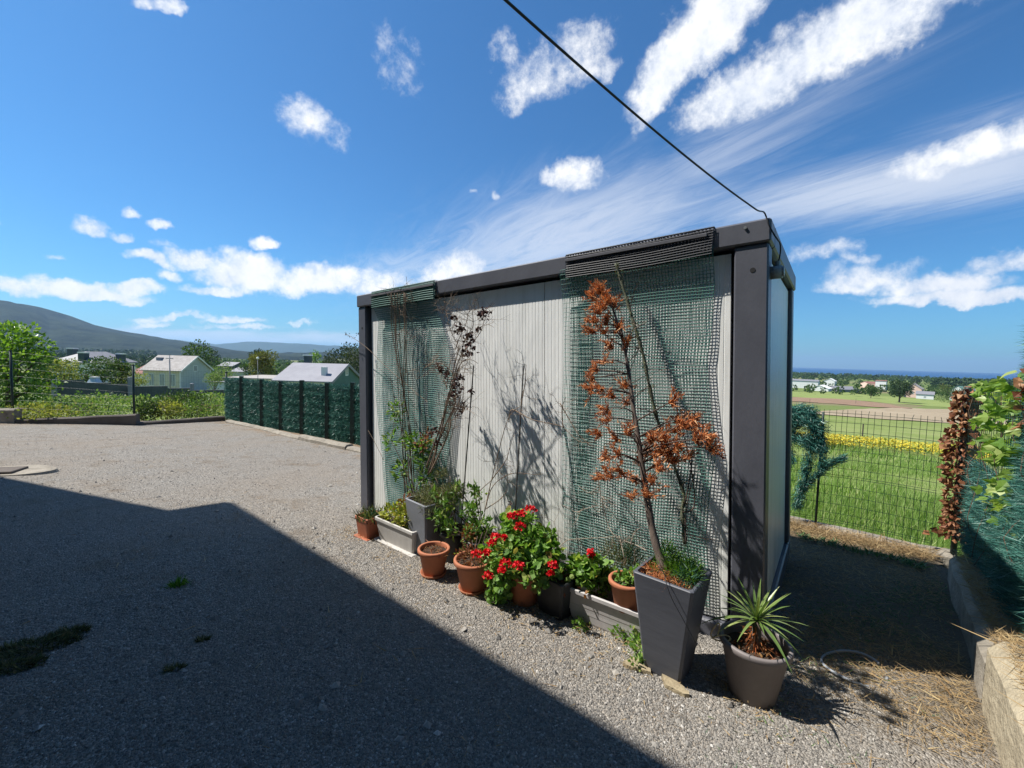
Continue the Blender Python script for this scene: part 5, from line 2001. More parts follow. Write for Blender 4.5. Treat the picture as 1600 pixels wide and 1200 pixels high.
leaves_on(mc, 'lichen', inv(mc, P), rdir(900), rng.uniform(.006, .016, 900), M_leafDull, .5, NEED_V, NEED_T, kind='stuff')

# 10 round taupe pot with the yucca
YX, YY = -.005, -.385
t = round_pot('yucca_pot', YX, YY, .098, .147, .27, M_taupe, 'round taupe pot with a spiky yucca at the front right corner of the cabin', band=.03, collar=.007, soil=.05)
yl = thing('yucca', local(YX, YY, .22), 'spiky yucca with long narrow green leaves in the round taupe pot', 'yucca')
c = inv(yl, [np.array(fw(1180, 985, YY))])[0]
c = np.array([0.0, 0.0, .135])
M_yl = leafmat('yucca_leaf', [(0, (.08, .14, .035)), (.5, (.15, .22, .06)), (1, (.27, .31, .11))], .2, .35, None, .5, True)
ym = []
for k in range(3):
    n = 7
    zz = np.linspace(0, 1, n)
    w = .036 * np.sin(np.clip(zz * .93 + .12, 0, 1) * math.pi) ** .8 + .002
    bendk = (-.10, -.30, -.55)[k]
    P = np.stack([0 * zz, zz, bendk * zz ** 2.2], -1)
    V = np.concatenate([P + np.stack([-w, 0 * w, .35 * w], -1), P, P + np.stack([w, 0 * w, .35 * w], -1)])
    i = np.arange(n - 1)
    Q = np.concatenate([np.stack([i, i + 1, n + i + 1, n + i], -1), np.stack([n + i, n + i + 1, 2 * n + i + 1, 2 * n + i], -1)])
    me = np_mesh('leaf', V, None, Q, True)
    me.materials.append(M_yl)
    ym.append(me)
LV = []
for k in range(40):
    a = k * 2.39996
    el = R(78 - 72 * (k / 40) ** .8 + rng.uniform(-8, 8))
    LV.append((a, el, rng.uniform(.14, .205) * (1.0 if k < 30 else 1.15)))
for k, (a, el, ln) in enumerate(LV):
    o = bpy.data.objects.new('leaf', ym[0 if el > R(50) else (1 if el > R(22) else 2)])
    COL.objects.link(o)
    o.parent = yl
    o.location = tuple(c + np.array([0, 0, .012 * (el / 1.4)]))
    d = Vector((math.cos(a) * math.cos(el), math.sin(a) * math.cos(el), math.sin(el)))
    y_ = d
    z_ = Vector((-math.cos(a) * math.sin(el), -math.sin(a) * math.sin(el), math.cos(el)))
    x_ = y_.cross(z_)
    o.rotation_mode = 'QUATERNION'
    o.rotation_quaternion = Matrix((x_, y_, z_)).transposed().to_quaternion()
    o.scale = (ln, ln, ln)
mb = MB().tube([(0, 0, -.02), (.004, 0, .06), (0, 0, .14)], np.array([.026, .022, .02]), 9)
mb.build('trunk', M_bark, yl, True)
n = 60
a = rng.uniform(0, 6.283, n)
P = np.stack([.02 * np.cos(a), .02 * np.sin(a), rng.uniform(.0, .13, n)], -1)
leaves_on(yl, 'dead_leaf', P, np.stack([np.cos(a), np.sin(a), rng.uniform(-1.6, .1, n)], -1), rng.uniform(.05, .10, n), M_rust, .10, NEED_V, NEED_T)
n = 110
P = rng.normal(0, 1, (n, 3)) * [.05, .05, .012] + [0, 0, .235]
P[:, :2] *= np.minimum(1, .085 / (np.hypot(P[:, 0], P[:, 1]) + 1e-6))[:, None]
leaves_on(t, 'dry_leaf', P, rdir(n) + [0, 0, .3], rng.uniform(.015, .04, n), M_leafBr, .35)
# wired loop ornament on the rim
rg = thing('wire_ornament', local(YX - .13, YY - .08, .25), 'small beaded wire loop ornament hooked on the left of the taupe pot rim', 'ornament')
for nm, (cx_, cy_, cz_, w, h, tl) in (('loop', (-.03, 0, .05, .016, .036, .3)), ('ring', (.0, 0, .012, .042, .014, 0))):
    a = np.linspace(0, 6.283, 26)
    P = np.stack([cx_ + w * np.cos(a) + tl * h * np.sin(a), cy_ + .004 * np.sin(a * 2), cz_ + h * np.sin(a)], -1)
    mb = MB().tube(P, .0032, 6)
    for q in P[::2]:
        mb.lathe([(0, -.005), (.005, 0), (0, .005)], 6, q)
    mb.build(nm, surf('straw_beads', (.55, .42, .22), (.3, .2, .1), 90, .6), rg)

# weeds at the foot of trough and planter
WD = [('leafy weed sprouting in the gravel at the foot of the long trough', [(968, 995, .05), (982, 1002, .06), (995, 1012, .05)]), ('small nettle-like weed at the left foot of the tallest planter', [(1000, 1030, .06), (996, 1045, .04), (1006, 1018, .05)]), ('tiny weed under the left end of the long trough', [(905, 985, .04), (915, 975, .04)])]
for lbl, L in WD:
    c = gp(L[0][0], L[0][1])
    w_ = thing('weed', (c[0], c[1], yz(c[0], c[1])), lbl, 'weed')
    for (px, py, r) in L:
        q = gp(px, py)
        q[2] = yz(q[0], q[1]) + r * .7
        P, d = blob_points([(*q, r, r * .7, r)], 60, .1)
        P[:, 2] = np.maximum(P[:, 2], yz(q[0], q[1]) + .004)
        leaves_on(w_, 'leaves', inv(w_, P), d + [0, 0, .4], rng.uniform(.018, .036, 60), M_leafGer, .6)
c = gp(277, 915)
w_ = thing('weed', (c[0], c[1], yz(c[0], c[1])), 'single bright green weed tuft alone on the shaded gravel', 'weed')
n = 160
P = rng.normal(0, 1, (n, 3)) * [.025, .025, 0]
leaves_on(w_, 'leaves', P, np.stack([rng.normal(0, .7, n), rng.normal(0, .7, n), rng.uniform(.3, 1, n)], -1), rng.uniform(.025, .07, n), M_lime, .2, NEED_V, NEED_T)

# ---------------- old climbers and canes on the left half
ls = thing('dried_climber', local(-3.2, -.06), 'thick bundle of dry climber stems running up the narrow left net', 'dead climber')
lines = []
for k in range(9):
    x0, x1 = rng.uniform(628, 646), rng.uniform(614, 634)
    pth = [(x0 + 4, 770), (x0, 690), ((x0 + x1) / 2 + rng.normal(0, 3), 600), (x1 + rng.normal(0, 2), 520), (x1 + rng.normal(0, 3), 458)]
    lines.append((smooth_path([fw(a, b, -.055 - .03 * rng.random()) for a, b in pth], 24), rng.uniform(.0022, .0048)))
tubes(ls, 'stem', lines, M_twig, 5)
mb = MB()
for k in range(40):
    py = g_.uniform(450, 720)
    p = fw(622 + (py - 450) * .06 + g_.normal() * 5, py, -.075)
    grow(mb, p, [g_.normal(), -.2 + .2 * g_.normal(), g_.normal() * .7], g_.uniform(.05, .2), .0022, 1, g_, 3, .5)
for k in range(30):
    p = fw(g_.uniform(606, 645), g_.uniform(452, 470), -.05)
    grow(mb, p, [g_.normal(), -.3 * g_.random(), g_.normal() * .6 + .1], g_.uniform(.05, .18), .002, 1, g_, 3, .6)
for pth in ([(540, 522), (552, 528), (575, 545), (600, 570), (640, 605), (668, 628)], [(575, 672), (585, 690), (600, 720)], [(610, 590), (618, 640), (612, 680)], [(628, 480), (632, 510), (622, 525), (628, 545)]):
    mb.tube(smooth_path([fw(a, b, -.06) for a, b in pth], 20), .0026, 4)
mb.tube(smooth_path([fw(636, 452, -.03), fw(635, 432, -.03)], 4), .0016, 4)
mb.v = [inv(ls, v) for v in mb.v]
tag(mb.build('twig', M_twig, ls), kind='stuff')
P = np.array([fw(540 + 6 * k, 522 + 3 * (k % 3), -.06) for k in range(4)]).repeat(5, 0) + rng.normal(0, .008, (20, 3))
leaves_on(ls, 'dry_bud', inv(ls, P), rdir(20), .018, M_purple, .6)

dr = thing('dead_rose', local(-2.42, -.2, .40), 'leafless dead rose with dark shrivelled leaf clusters fanning over the bare panels', 'dead shrub')
def c2(pts): return [(540 + a * .3, 400 + b * .3) for a, b in pts]
ST = [[(430, 1130), (480, 980), (520, 880), (570, 770), (570, 690), (560, 600), (590, 480), (560, 420), (530, 340)], [(445, 1120), (500, 900), (540, 720), (572, 600), (600, 520), (640, 470), (700, 400), (735, 290)], [(570, 490), (590, 430), (620, 370), (640, 300)], [(420, 1100), (470, 960), (520, 800), (560, 680), (600, 560), (650, 540), (690, 560)],
      [(600, 520), (620, 440), (665, 360), (660, 290), (690, 280)], [(440, 1130), (520, 960), (540, 860), (580, 780)], [(430, 1140), (530, 940), (550, 820), (570, 770)], [(560, 610), (500, 560), (430, 570), (400, 600)], [(540, 340), (525, 300), (535, 270)], [(570, 770), (600, 790), (620, 800)], [(530, 690), (510, 640), (480, 570)]]
lines = []
for k, s_ in enumerate(ST):
    y0, y1 = -.22, rng.uniform(-.3, -.12)
    n = len(s_)
    P = [fw(*c2([q])[0], y0 + (y1 - y0) * i / (n - 1)) for i, q in enumerate(s_)]
    r0 = .008 if k in (0, 1, 3, 5, 6) else .0035
    lines.append((smooth_path(P, 30), np.linspace(r0, .0018, 30)))
base_lines = list(lines)
for rep in range(2):
    for P, r in base_lines:
        j0 = np.linspace(0, 1, len(P))[:, None]
        Q_ = P + rng.normal(0, .05, 3) * j0 + np.stack([fbm(j0[:, 0] * 3, j0[:, 0] * 0 + k_, 4, int(rng.integers(1000)), 2) * .035 * j0[:, 0] for k_ in range(3)], -1) + CX * rng.normal(0, .02) + CY * (-.07 * rng.random()) * j0
        lines.append((Q_[9:], r[9:] * .5))
tubes(dr, 'stem', lines, M_twig, 6)
mb = MB()
for P, r in lines:
    for k in range(7):
        j = int(g_.integers(len(P) // 4, len(P)))
        grow(mb, P[j], [g_.normal(), g_.normal() * .4, g_.uniform(-.1, 1)], g_.uniform(.06, .18), .0017, 1, g_, 3, .5)
mb.v = [inv(dr, v) for v in mb.v]
tag(mb.build('twig', M_twig, dr), kind='stuff')
CL = [(560, 320, 8), (600, 370, 14), (580, 390, 10), (720, 290, 16), (640, 420, 18), (655, 460, 24), (630, 500, 14), (690, 380, 8), (480, 565, 14), (520, 610, 14), (590, 640, 18), (585, 680, 20), (560, 720, 12), (600, 790, 18), (460, 905, 16), (505, 920, 16), (480, 975, 12), (710, 300, 12), (640, 410, 10), (540, 760, 10), (500, 590, 8), (650, 700, 8)]
PP = []
for (a, b, r) in CL:
    c = np.array(fw(*c2([(a, b)])[0], rng.uniform(-.26, -.16)))
    n = int(10 + r * 1.5)
    PP.append(c + rng.normal(0, 1, (n, 3)) * (r * .3 / FPX * 3.6 * .75))
P = np.concatenate(PP)
leaves_on(dr, 'shrivelled_leaf', inv(dr, P), rdir(len(P)) - [0, 0, .4], rng.uniform(.018, .042, len(P)), M_purple, .6)

# canes
for nm, pth, y0, y1, r, mt, lbl in (('cane', ((740, 571), (724, 775)), -.12, -.2, .005, M_cane, 'thin dark cane leaning on the panels beside the dead rose'),
                                   ('cane', ((818, 571), (805, 800)), -.10, -.26, .0052, M_cane, 'straight dark cane to the right of the dead rose, over the geranium'),
                                   ('cane', ((655, 565), (657, 735)), -.07, -.12, .005, M_stakeblue, 'blue-green plastic cane standing against the narrow left net')):
    a, b = np.array(fw(*pth[0], y0)), np.array(fw(*pth[1], y1))
    d = b - a
    t_ = (yz(b[0], b[1]) - a[2]) / d[2]
    P = [a + d * t_ * f for f in np.linspace(0, 1, 26)]
    rr = np.full(26, r)
    rr[::4] *= 1.25
    o = MB().tube(P, rr, 7).build(nm, mt, None, True)
    tag(o, lbl, 'garden cane', 'canes along the cabin front')

bt = thing('bare_shrub', local(-1.75, -.22, .1), 'spindly bare brown shrub with wiry twigs between the canes', 'dead shrub')
lines = []
for pth in ([(757, 800), (768, 750), (778, 710), (790, 665), (800, 645), (814, 634)], [(795, 660), (800, 640), (830, 655), (860, 662), (880, 668), (905, 690), (930, 690)], [(814, 634), (820, 600), (822, 570)], [(757, 800), (770, 760), (800, 740), (838, 742)], [(880, 668), (878, 640), (884, 620)], [(875, 630), (905, 680), (930, 700)], [(768, 750), (790, 720), (796, 700)], [(740, 800), (748, 770), (772, 745), (780, 715)], [(760, 795), (790, 770), (792, 730)]):
    lines.append((smooth_path([fw(a, b, -.2 + .06 * rng.random()) for a, b in pth], 24), np.linspace(.0042, .0016, 24)))
tubes(bt, 'stem', lines, M_twig, 5)
mb = MB()
for P, r in lines:
    for k in range(6):
        j = int(g_.integers(4, len(P)))
        grow(mb, P[j], [g_.normal(), g_.normal() * .4, g_.normal() * .7], g_.uniform(.05, .16), .0016, 1, g_, 3, .6)
mb.v = [inv(bt, v) for v in mb.v]
tag(mb.build('twig', M_twig, bt), kind='stuff')
# pale wiry sprawl right of the geranium
sp2 = thing('wiry_creeper', local(-1.0, -.25, .2), 'pale wiry bare creeper arching over the long trough in front of the wide net', 'dead creeper')
lines = []
for pth in ([(856, 880), (868, 862), (885, 845), (905, 842), (940, 840), (968, 838)], [(868, 862), (872, 840), (865, 815)], [(940, 780), (950, 820), (962, 838), (985, 850)], [(985, 850), (992, 832), (1000, 825)], [(925, 790), (935, 800), (945, 785), (940, 775)], [(905, 842), (920, 870), (930, 900)], [(968, 838), (975, 870), (980, 900)], [(880, 790), (900, 800), (915, 795), (935, 790)], [(1010, 860), (990, 850), (975, 845)], [(935, 745), (940, 780), (955, 800)], [(905, 760), (920, 770), (935, 760)]):
    lines.append((smooth_path([fw(a, b, -.22 + .08 * rng.random()) for a, b in pth], 20), np.linspace(.0032, .0014, 20)))
tubes(sp2, 'stem', lines, surf('bleached_twig', (.42, .36, .29), (.28, .22, .17), 30, .9), 5)
mb = MB()
for P, r in lines:
    for k in range(5):
        j = int(g_.integers(3, 20))
        grow(mb, P[j], [g_.normal(), g_.normal() * .4, g_.normal() * .7], g_.uniform(.04, .14), .0014, 1, g_, 3, .6)
mb.v = [inv(sp2, v) for v in mb.v]
tag(mb.build('twig', M_twig, sp2), kind='stuff')

# ------------------------------------------------------------------ beyond the fences: weeds, field, trees, houses
M_weed = leafmat('weed_leaf', [(0, (.06, .11, .03)), (.35, (.11, .18, .05)), (.7, (.18, .25, .08)), (.9, (.27, .31, .13)), (1, (.30, .24, .12))], .3, .5, None, .3)
M_weedy = leafmat('weed_yellow', [(0, (.12, .14, .03)), (.5, (.23, .25, .06)), (1, (.33, .30, .10))], .3, .5, None, .3)
M_weeddk = leafmat('bramble_leaf', [(0, (.025, .05, .015)), (.6, (.06, .105, .03)), (1, (.12, .16, .05))], .25, .5, None, .3)
M_grass = leafmat('grass_blade', [(0, (.115, .20, .04)), (.4, (.19, .30, .07)), (.75, (.27, .38, .105)), (1, (.42, .45, .2))], .4, .5, (1.2, 1.35, .5), .25)
M_yellow = leafmat('yellow_flower', [(0, (.50, .38, .03)), (.45, (.66, .52, .05)), (.65, (.40, .40, .07)), (1, (.20, .29, .06))], .2, .6, (1.1, 1, .5), .2)
M_treeA = leafmat('bright_tree_leaf', [(0, (.05, .11, .012)), (.35, (.10, .20, .025)), (.75, (.17, .29, .045)), (1, (.26, .36, .08))], .4, .4, (1.3, 1.4, .5), .4)
M_treeB = leafmat('mid_tree_leaf', [(0, (.03, .06, .016)), (.5, (.055, .10, .026)), (1, (.10, .15, .045))], .25, .6, None, .2)
M_treeC = leafmat('dark_tree_leaf', [(0, (.016, .034, .014)), (.5, (.03, .058, .02)), (1, (.055, .09, .03))], .15, .6, None, .2)
M_treeO = leafmat('olive_tree_leaf', [(0, (.075, .075, .02)), (.5, (.13, .13, .035)), (1, (.19, .19, .06))], .25, .6, None, .2)
M_pine = leafmat('pine_leaf', [(0, (.022, .035, .016)), (.5, (.045, .062, .026)), (1, (.085, .095, .045))], .15, .6, None, .2)


def bush_field(name, n, xr, yr, size, hmax, mat, cond=None, seed=1, tv=LEAF_V, tt=LEAF_T, width=.6, up=.5, zf=None, cs=1.2):
    x = rng.uniform(*xr, n)
    y = rng.uniform(*yr, n)
    k = np.ones(n, bool) if cond is None else cond(x, y)
    x, y = x[k], y[k]
    h = np.clip(.5 + .5 * fbm(x, y, cs, seed, 4), .05, 1.2) * hmax
    z0 = tz(x, y) if zf is None else zf(x, y)
    P = np.stack([x, y, z0 + h * (1 - rng.random(len(x)) ** 2 * .8)], -1)
    Dv = rng.normal(0, 1, (len(x), 3)) * [1, 1, .6] + [0, 0, up]
    V, T = scatter(tv, tt, P, Dv, rng.uniform(*size, len(x)), width)
    return V, T


# weedy plot beyond the left fence
a0, a1, a2, a3 = WB[0][:2], WB[1][:2], WB[2][:2], WB[3][:2]


def beyond(x, y):
    """outside the wall line, inside the plot"""
    out = ~inside(x, y, YARD)
    ang = np.arctan2(x, y)
    return out & (ang < -.40) & (ang > -.98)


mb = MB()
for n, xr, yr, s, h, c in ((42000, (-27, -7.5), (10, 21), (.05, .12), .55, beyond), (26000, (-48, -10), (19, 36), (.09, .2), .66, lambda x, y: (np.arctan2(x, y) < -.36))):
    V, T = bush_field('w', n, xr, yr, s, h, None, c, 91)
    mb.add(V, T)
tag(mb.build('weeds', M_weed), kind='stuff')
mb = MB()
V, T = bush_field('w', 9000, (-26, -8), (10, 19), (.05, .11), .5, None, lambda x, y: beyond(x, y) & (fbm(x, y, .9, 95, 3) > .35), 96)
mb.add(V, T)
tag(mb.build('yellowing_weeds', M_weedy), kind='stuff')
# darker brambles just behind the low wall
for (px, py, D, rx, rz, mt, nm, lbl, n) in ((228, 640, 13.6, .38, .38, M_weeddk, 'bramble', 'dark rounded bramble bush behind the middle post of the mesh fence', 700), (285, 628, 15.2, .9, .42, M_weeddk, 'bramble', 'spreading dark green bramble between the last two mesh fence posts', 1500), (310, 640, 14.6, .7, .35, M_weed, 'bush', 'paler low bush in front of the spreading bramble', 900), (262, 640, 13.9, .5, .35, M_weedy, 'bush', 'yellowish leafy bush to the right of the middle fence post', 700),
                                         (60, 645, 12.0, .9, .3, M_weedy, 'bush', 'straggly yellow-brown bush at the foot of the bright green tree', 900), (130, 640, 13.2, 1.0, .35, M_weed, 'bush', 'pale leafy bush between the first two mesh fence posts', 1100), (370, 640, 15.3, .35, .45, M_weed, 'bush', 'green bush poking out behind the first brush panel', 500)):
    c = at(px, py, D)
    o = thing(nm, c, lbl, 'bush')
    P, d = blob_points([(0, 0, 0, rx, rx * .7, rz), (rx * .5, 0, -.05, rx * .5, rx * .5, rz * .8), (-rx * .5, .1, -.05, rx * .5, rx * .5, rz * .7)], n, .2)
    leaves_on(o, 'foliage', P, d + [0, 0, .5] + rng.normal(0, .5, (n, 3)), rng.uniform(.05, .11, n), mt, .6)
    tubes(o, 'stem', [(smooth_path([(rng.normal() * .1, 0, -rz - .5), (rng.normal() * .2, rng.normal() * .1, -.1), (rng.normal() * rx * .5, rng.normal() * .2, rz * .5)], 6), .008) for k in range(6)], M_twig, 4, False)

# grass of the field on the right, growing up to the wire fence
mb = MB()
for n, xr, yr, s in ((60000, (2.4, 8.5), (3.3, 7.0), (.12, .34)), (46000, (3.0, 16), (6.0, 14), (.14, .34)), (22000, (5, 32), (13, 26), (.18, .4))):
    def cnd(x, y):
        side_ = (x - mc0[0]) * (-md[1]) + (y - mc0[1]) * md[0]
        ang = np.arctan2(x, y)
        return ((x - mc0[0]) * md[1] + (y - mc0[1]) * -md[0] < -.0 if False else ((x - mc0[0]) * .77 + (y - mc0[1]) * .63 > .08)) & (ang > .45) & (ang < .98)
    x = rng.uniform(*xr, n); y = rng.uniform(*yr, n)
    k = cnd(x, y)
    x, y = x[k], y[k]
    m = len(x)
    f = np.clip(.6 + .5 * fbm(x, y, 1.0, 97, 4), .2, 1.3)
    P = np.stack([x, y, tz(x, y) - .01], -1)
    Dv = np.stack([rng.normal(.1, .35, m), rng.normal(0, .35, m), np.ones(m)], -1)
    V, T = scatter(NEED_V, NEED_T, P, Dv, rng.uniform(*s, m) * f, .05 + .01 * np.hypot(x, y) * .3)
    mb.add(V, T)
tag(mb.build('field_grass', M_grass), kind='stuff')

# strip of yellow flowers
n = 15000
u = rng.random(n)
v = rng.random(n)
P0 = np.array([tp(a, b) for a, b in ((1240, 691), (1300, 693), (1390, 700), (1480, 708), (1560, 714))])
P1 = np.array([tp(a, b) for a, b in ((1240, 698), (1300, 703), (1390, 715), (1480, 728), (1560, 736))])
q = u * 4
i = np.minimum(q.astype(int), 3)
f = (q - i)[:, None]
A_ = P0[i] * (1 - f) + P0[i + 1] * f
B_ = P1[i] * (1 - f) + P1[i + 1] * f
P = A_ * (1 - v[:, None]) + B_ * v[:, None]
k = fbm(P[:, 0], P[:, 1], 1.6, 98, 3) + rng.normal(0, .5, n) + .9 - 2.2 * np.abs(v - .45) > .2
P = P[k]
P[:, 2] = tz(P[:, 0], P[:, 1]) + rng.uniform(.2, .5, len(P))
V, T = scatter(LEAF_V, LEAF_T, P, rng.normal(0, 1, (len(P), 3)) * [1, 1, .4], rng.uniform(.05, .10, len(P)), 1.0, np.tile([0, 0, 1.0], (len(P), 1)) + rng.normal(0, .4, (len(P), 3)))
tag(MB().add(V, T).build('yellow_flowers', M_yellow), kind='stuff')


def drape(name, top, bot, mat, lift, nu=60, nv=6, wob=0.0):
    P0 = np.array([tp(*p) for p in top])
    P1 = np.array([tp(*p) for p in bot])
    s = np.linspace(0, len(top) - 1, nu)
    i = np.minimum(s.astype(int), len(top) - 2)
    f = (s - i)[:, None]
    A_ = P0[i] * (1 - f) + P0[i + 1] * f
    B_ = P1[i] * (1 - f) + P1[i + 1] * f
    t = np.linspace(0, 1, nv)[:, None, None]
    G = A_[None] * (1 - t) + B_[None] * t
    G[:, :, 2] = tz(G[:, :, 0], G[:, :, 1]) + lift
    m = nu
    i = (np.arange(nv - 1)[:, None] * m + np.arange(m - 1)[None]).reshape(-1)
    o = link(name, np_mesh(name, G.reshape(-1, 3), None, np.stack([i, i + m, i + m + 1, i + 1], -1), True), mat)
    return tag(o, kind='structure')


M_plough = surf('ploughed_soil', (.27, .185, .125), (.19, .125, .085), .6, 1.0, spec=.05, stretch=(1, .2, 1))
M_stubble = surf('dry_stubble', (.33, .27, .19), (.24, .19, .125), .3, 1.0, spec=.05, stretch=(1, .25, 1))
M_lawnl = surf('pale_meadow', (.22, .26, .09), (.17, .21, .065), .15, 1.0, spec=.05)
drape('ploughed_field', [(1225, 620.5), (1300, 623), (1370, 629.5), (1425, 638)], [(1225, 627), (1300, 631), (1370, 637), (1425, 639)], M_plough, .12)
drape('stubble_field', [(1262, 645), (1330, 640), (1400, 638), (1480, 640), (1600, 648)], [(1262, 646.5), (1330, 652), (1400, 657), (1480, 662), (1600, 670)], M_stubble, .10)
drape('meadow_strip', [(1225, 612), (1330, 614), (1480, 628), (1560, 634)], [(1225, 620), (1330, 625), (1480, 637), (1560, 645)], M_lawnl, .06)

# ---------------- trees
M_trunk = surf('tree_trunk', (.12, .095, .07), (.065, .05, .04), 6, .95, bscale=20, bstr=.8, bdist=.02)


def tree(loc, blobs, n, size, mat, label, name='tree', group=None, trunk=.15, cat='tree', shell=.3, tv=LEAF_V, tt=LEAF_T, width=.65):
    """blobs: ellipsoids in the tree's own frame; leaves scattered through them"""
    o = thing(name, loc, label, cat, group)
    P, d = blob_points(blobs, n, shell)
    P = P + rng.normal(0, .06, P.shape) * np.array(blobs)[:, 3].mean()
    leaves_on(o, 'crown', P, d + rng.normal(0, .7, (n, 3)) + [0, 0, .2], rng.uniform(size * .6, size * 1.3, n), mat, width, tv, tt)
    B_ = np.array(blobs)
    top = B_[:, 2].max()
    L = [(smooth_path([(0, 0, -.4), (trunk * .3, 0, top * .4), (0, trunk * .2, top * .8)], 8), np.linspace(trunk, trunk * .4, 8))]
    for b in blobs[:7]:
        L.append((smooth_path([(0, 0, min(b[2], top) * .35), (b[0] * .5, b[1] * .5, b[2] * .7), b[:3]], 6), np.linspace(trunk * .5, trunk * .12, 6)))
    tubes(o, 'trunk', L, M_trunk, 6, False)
    return o


def rblobs(h, r, k, base=.35, seed=1, flat=.8):
    g = np.random.default_rng(seed)
    out = [(0, 0, h * (.5 + base * .5), r * .7, r * .7, h * (1 - base) * .42)]
    for i in range(k):
        a = g.random() * 6.283
        rr = r * g.uniform(.3, .75)
        z = h * g.uniform(base + .1, .88)
        s = r * g.uniform(.3, .5)
        out.append((rr * math.cos(a), rr * math.sin(a), z, s, s, s * flat))
    return out


# bright tree beyond the fence at the left edge
c = at(14, 640, 13.6)
bl = []
for (px, py, r) in ((20, 530, .55), (45, 545, .5), (0, 560, .7), (35, 575, .7), (62, 560, .4), (70, 600, .42), (30, 610, .6), (-5, 610, .7), (58, 625, .35), (-25, 545, .8), (-30, 590, .8), (10, 520, .4), (66, 540, .28), (40, 520, .35), (-45, 560, .8)):
    q = at(px, py, 13.6 + rng.uniform(-.5, .5)) - c
    bl.append((*q, r, r, r * .8))
tree(c, bl, 5200, .125, M_treeA, 'bright green broad-leaved tree standing beyond the fence at the left edge', trunk=.10, shell=.45)

for (px, py, D, h, r, mat, n, sz, lbl, nm) in (
        (410, 592, 66, 4.6, 2.45, M_treeO, 2600, .30, 'round olive-green tree between the small houses and the grey-roofed house', 'tree'),
        (100, 602, 27, 1.5, 1.0, M_weedy, 900, .16, 'yellow-green bush behind the dark block wall at the left', 'bush'),
        (135, 598, 31, 1.5, 1.5, M_treeB, 1100, .2, 'broad green bush in front of the slate hip roof', 'bush'),
        (172, 602, 33, 1.9, 1.6, M_treeB, 1200, .2, 'dense mid-green bush under the right chimney of the slate roof', 'bush'),
        (75, 600, 40, 2.6, 1.6, M_treeB, 900, .25, 'green bush partly hidden by the bright left-hand tree', 'bush'),
        (205, 606, 40, 1.6, 1.4, M_weedy, 700, .2, 'yellowish bush at the corner of the cream house', 'bush'),
        (190, 602, 34, 1.5, 1.0, M_weedy, 700, .18, 'pale scrub to the left of the cream house', 'bush'),
        (310, 575, 110, 8.0, 4.2, M_treeB, 1300, .6, 'leafy green tree rising behind the gable of the cream house', 'tree'),
        (335, 600, 62, 1.6, 1.2, M_weed, 600, .2, 'small bright bush at the right of the cream house', 'bush'),
        (342, 592, 95, 2.4, 4.0, M_weed, 900, .35, 'bright green hedge bush below the far slate-roofed house', 'bush'),
        (390, 590, 70, 2.0, 1.4, M_treeB, 700, .25, 'dark green bush left of the olive tree', 'bush'),
        (492, 568, 150, 5.5, 3.2, M_treeA, 800, .5, 'light green tree behind the roof ridge of the grey-roofed house', 'tree'),
        (535, 590, 120, 9.0, 6.5, M_pine, 2600, .5, 'big dark pine rising just left of the cabin', 'pine_tree'),
        (556, 590, 105, 8.2, 5.0, M_pine, 1900, .5, 'spreading pine half hidden by the cabin corner', 'pine_tree'),
        (517, 580, 150, 7.0, 4.0, M_pine, 1300, .5, 'lower pine at the left of the pine group', 'pine_tree'),
        (397, 572, 420, 16, 5, M_treeC, 600, 1.3, 'tall dark tree standing above the far woods, left one of three', 'tree'),
        (404, 571, 420, 18, 4, M_treeC, 600, 1.3, 'tallest dark tree standing above the far woods, middle one of three', 'tree'),
        (411, 571, 420, 16, 4.5, M_treeC, 600, 1.3, 'tall dark tree standing above the far woods, right one of three', 'tree'),
        (335, 562, 330, 9, 5, M_treeC, 600, 1.0, 'dark conical tree on the plain above the cream house roof', 'tree'),
        (1405, 625, 170, 8.2, 4.6, M_treeC, 2600, .5, 'large round dark green tree in the fields near the pink gabled house', 'tree'),
        (1361, 616, 200, 4.4, 2.6, M_treeB, 900, .5, 'small rounded tree left of the large dark tree', 'tree'),
        (1490, 622, 190, 4.0, 6, M_treeB, 1000, .5, 'green hedge beside the pink house, left of the dead creeper', 'bush'),
        (1480, 614, 230, 5, 3.4, M_treeO, 700, .5, 'yellowish round tree behind the hedge by the pink house', 'tree'),
        (1432, 602, 520, 9, 6, M_treeC, 600, 1.0, 'dark spreading tree against the sea, left of the pink gable', 'tree')):
    g0 = at(px, py, D)
    zt = tz(np.array([g0[0]]), np.array([g0[1]]))[0]
    hh = h + max(0, g0[2] - zt)
    if nm == 'bush':
        n, sz = int(n * 2.4), sz * .85
    bl = rblobs(hh * (1.12 if nm == 'bush' else 1), r, 14 if nm == 'bush' else 9, .12 if nm == 'bush' else .25, int(px * 7 + py))
    tree((g0[0], g0[1], zt), bl, n, sz, mat, lbl, nm, trunk=r * .07, cat='bush' if nm == 'bush' else 'tree', shell=.4)


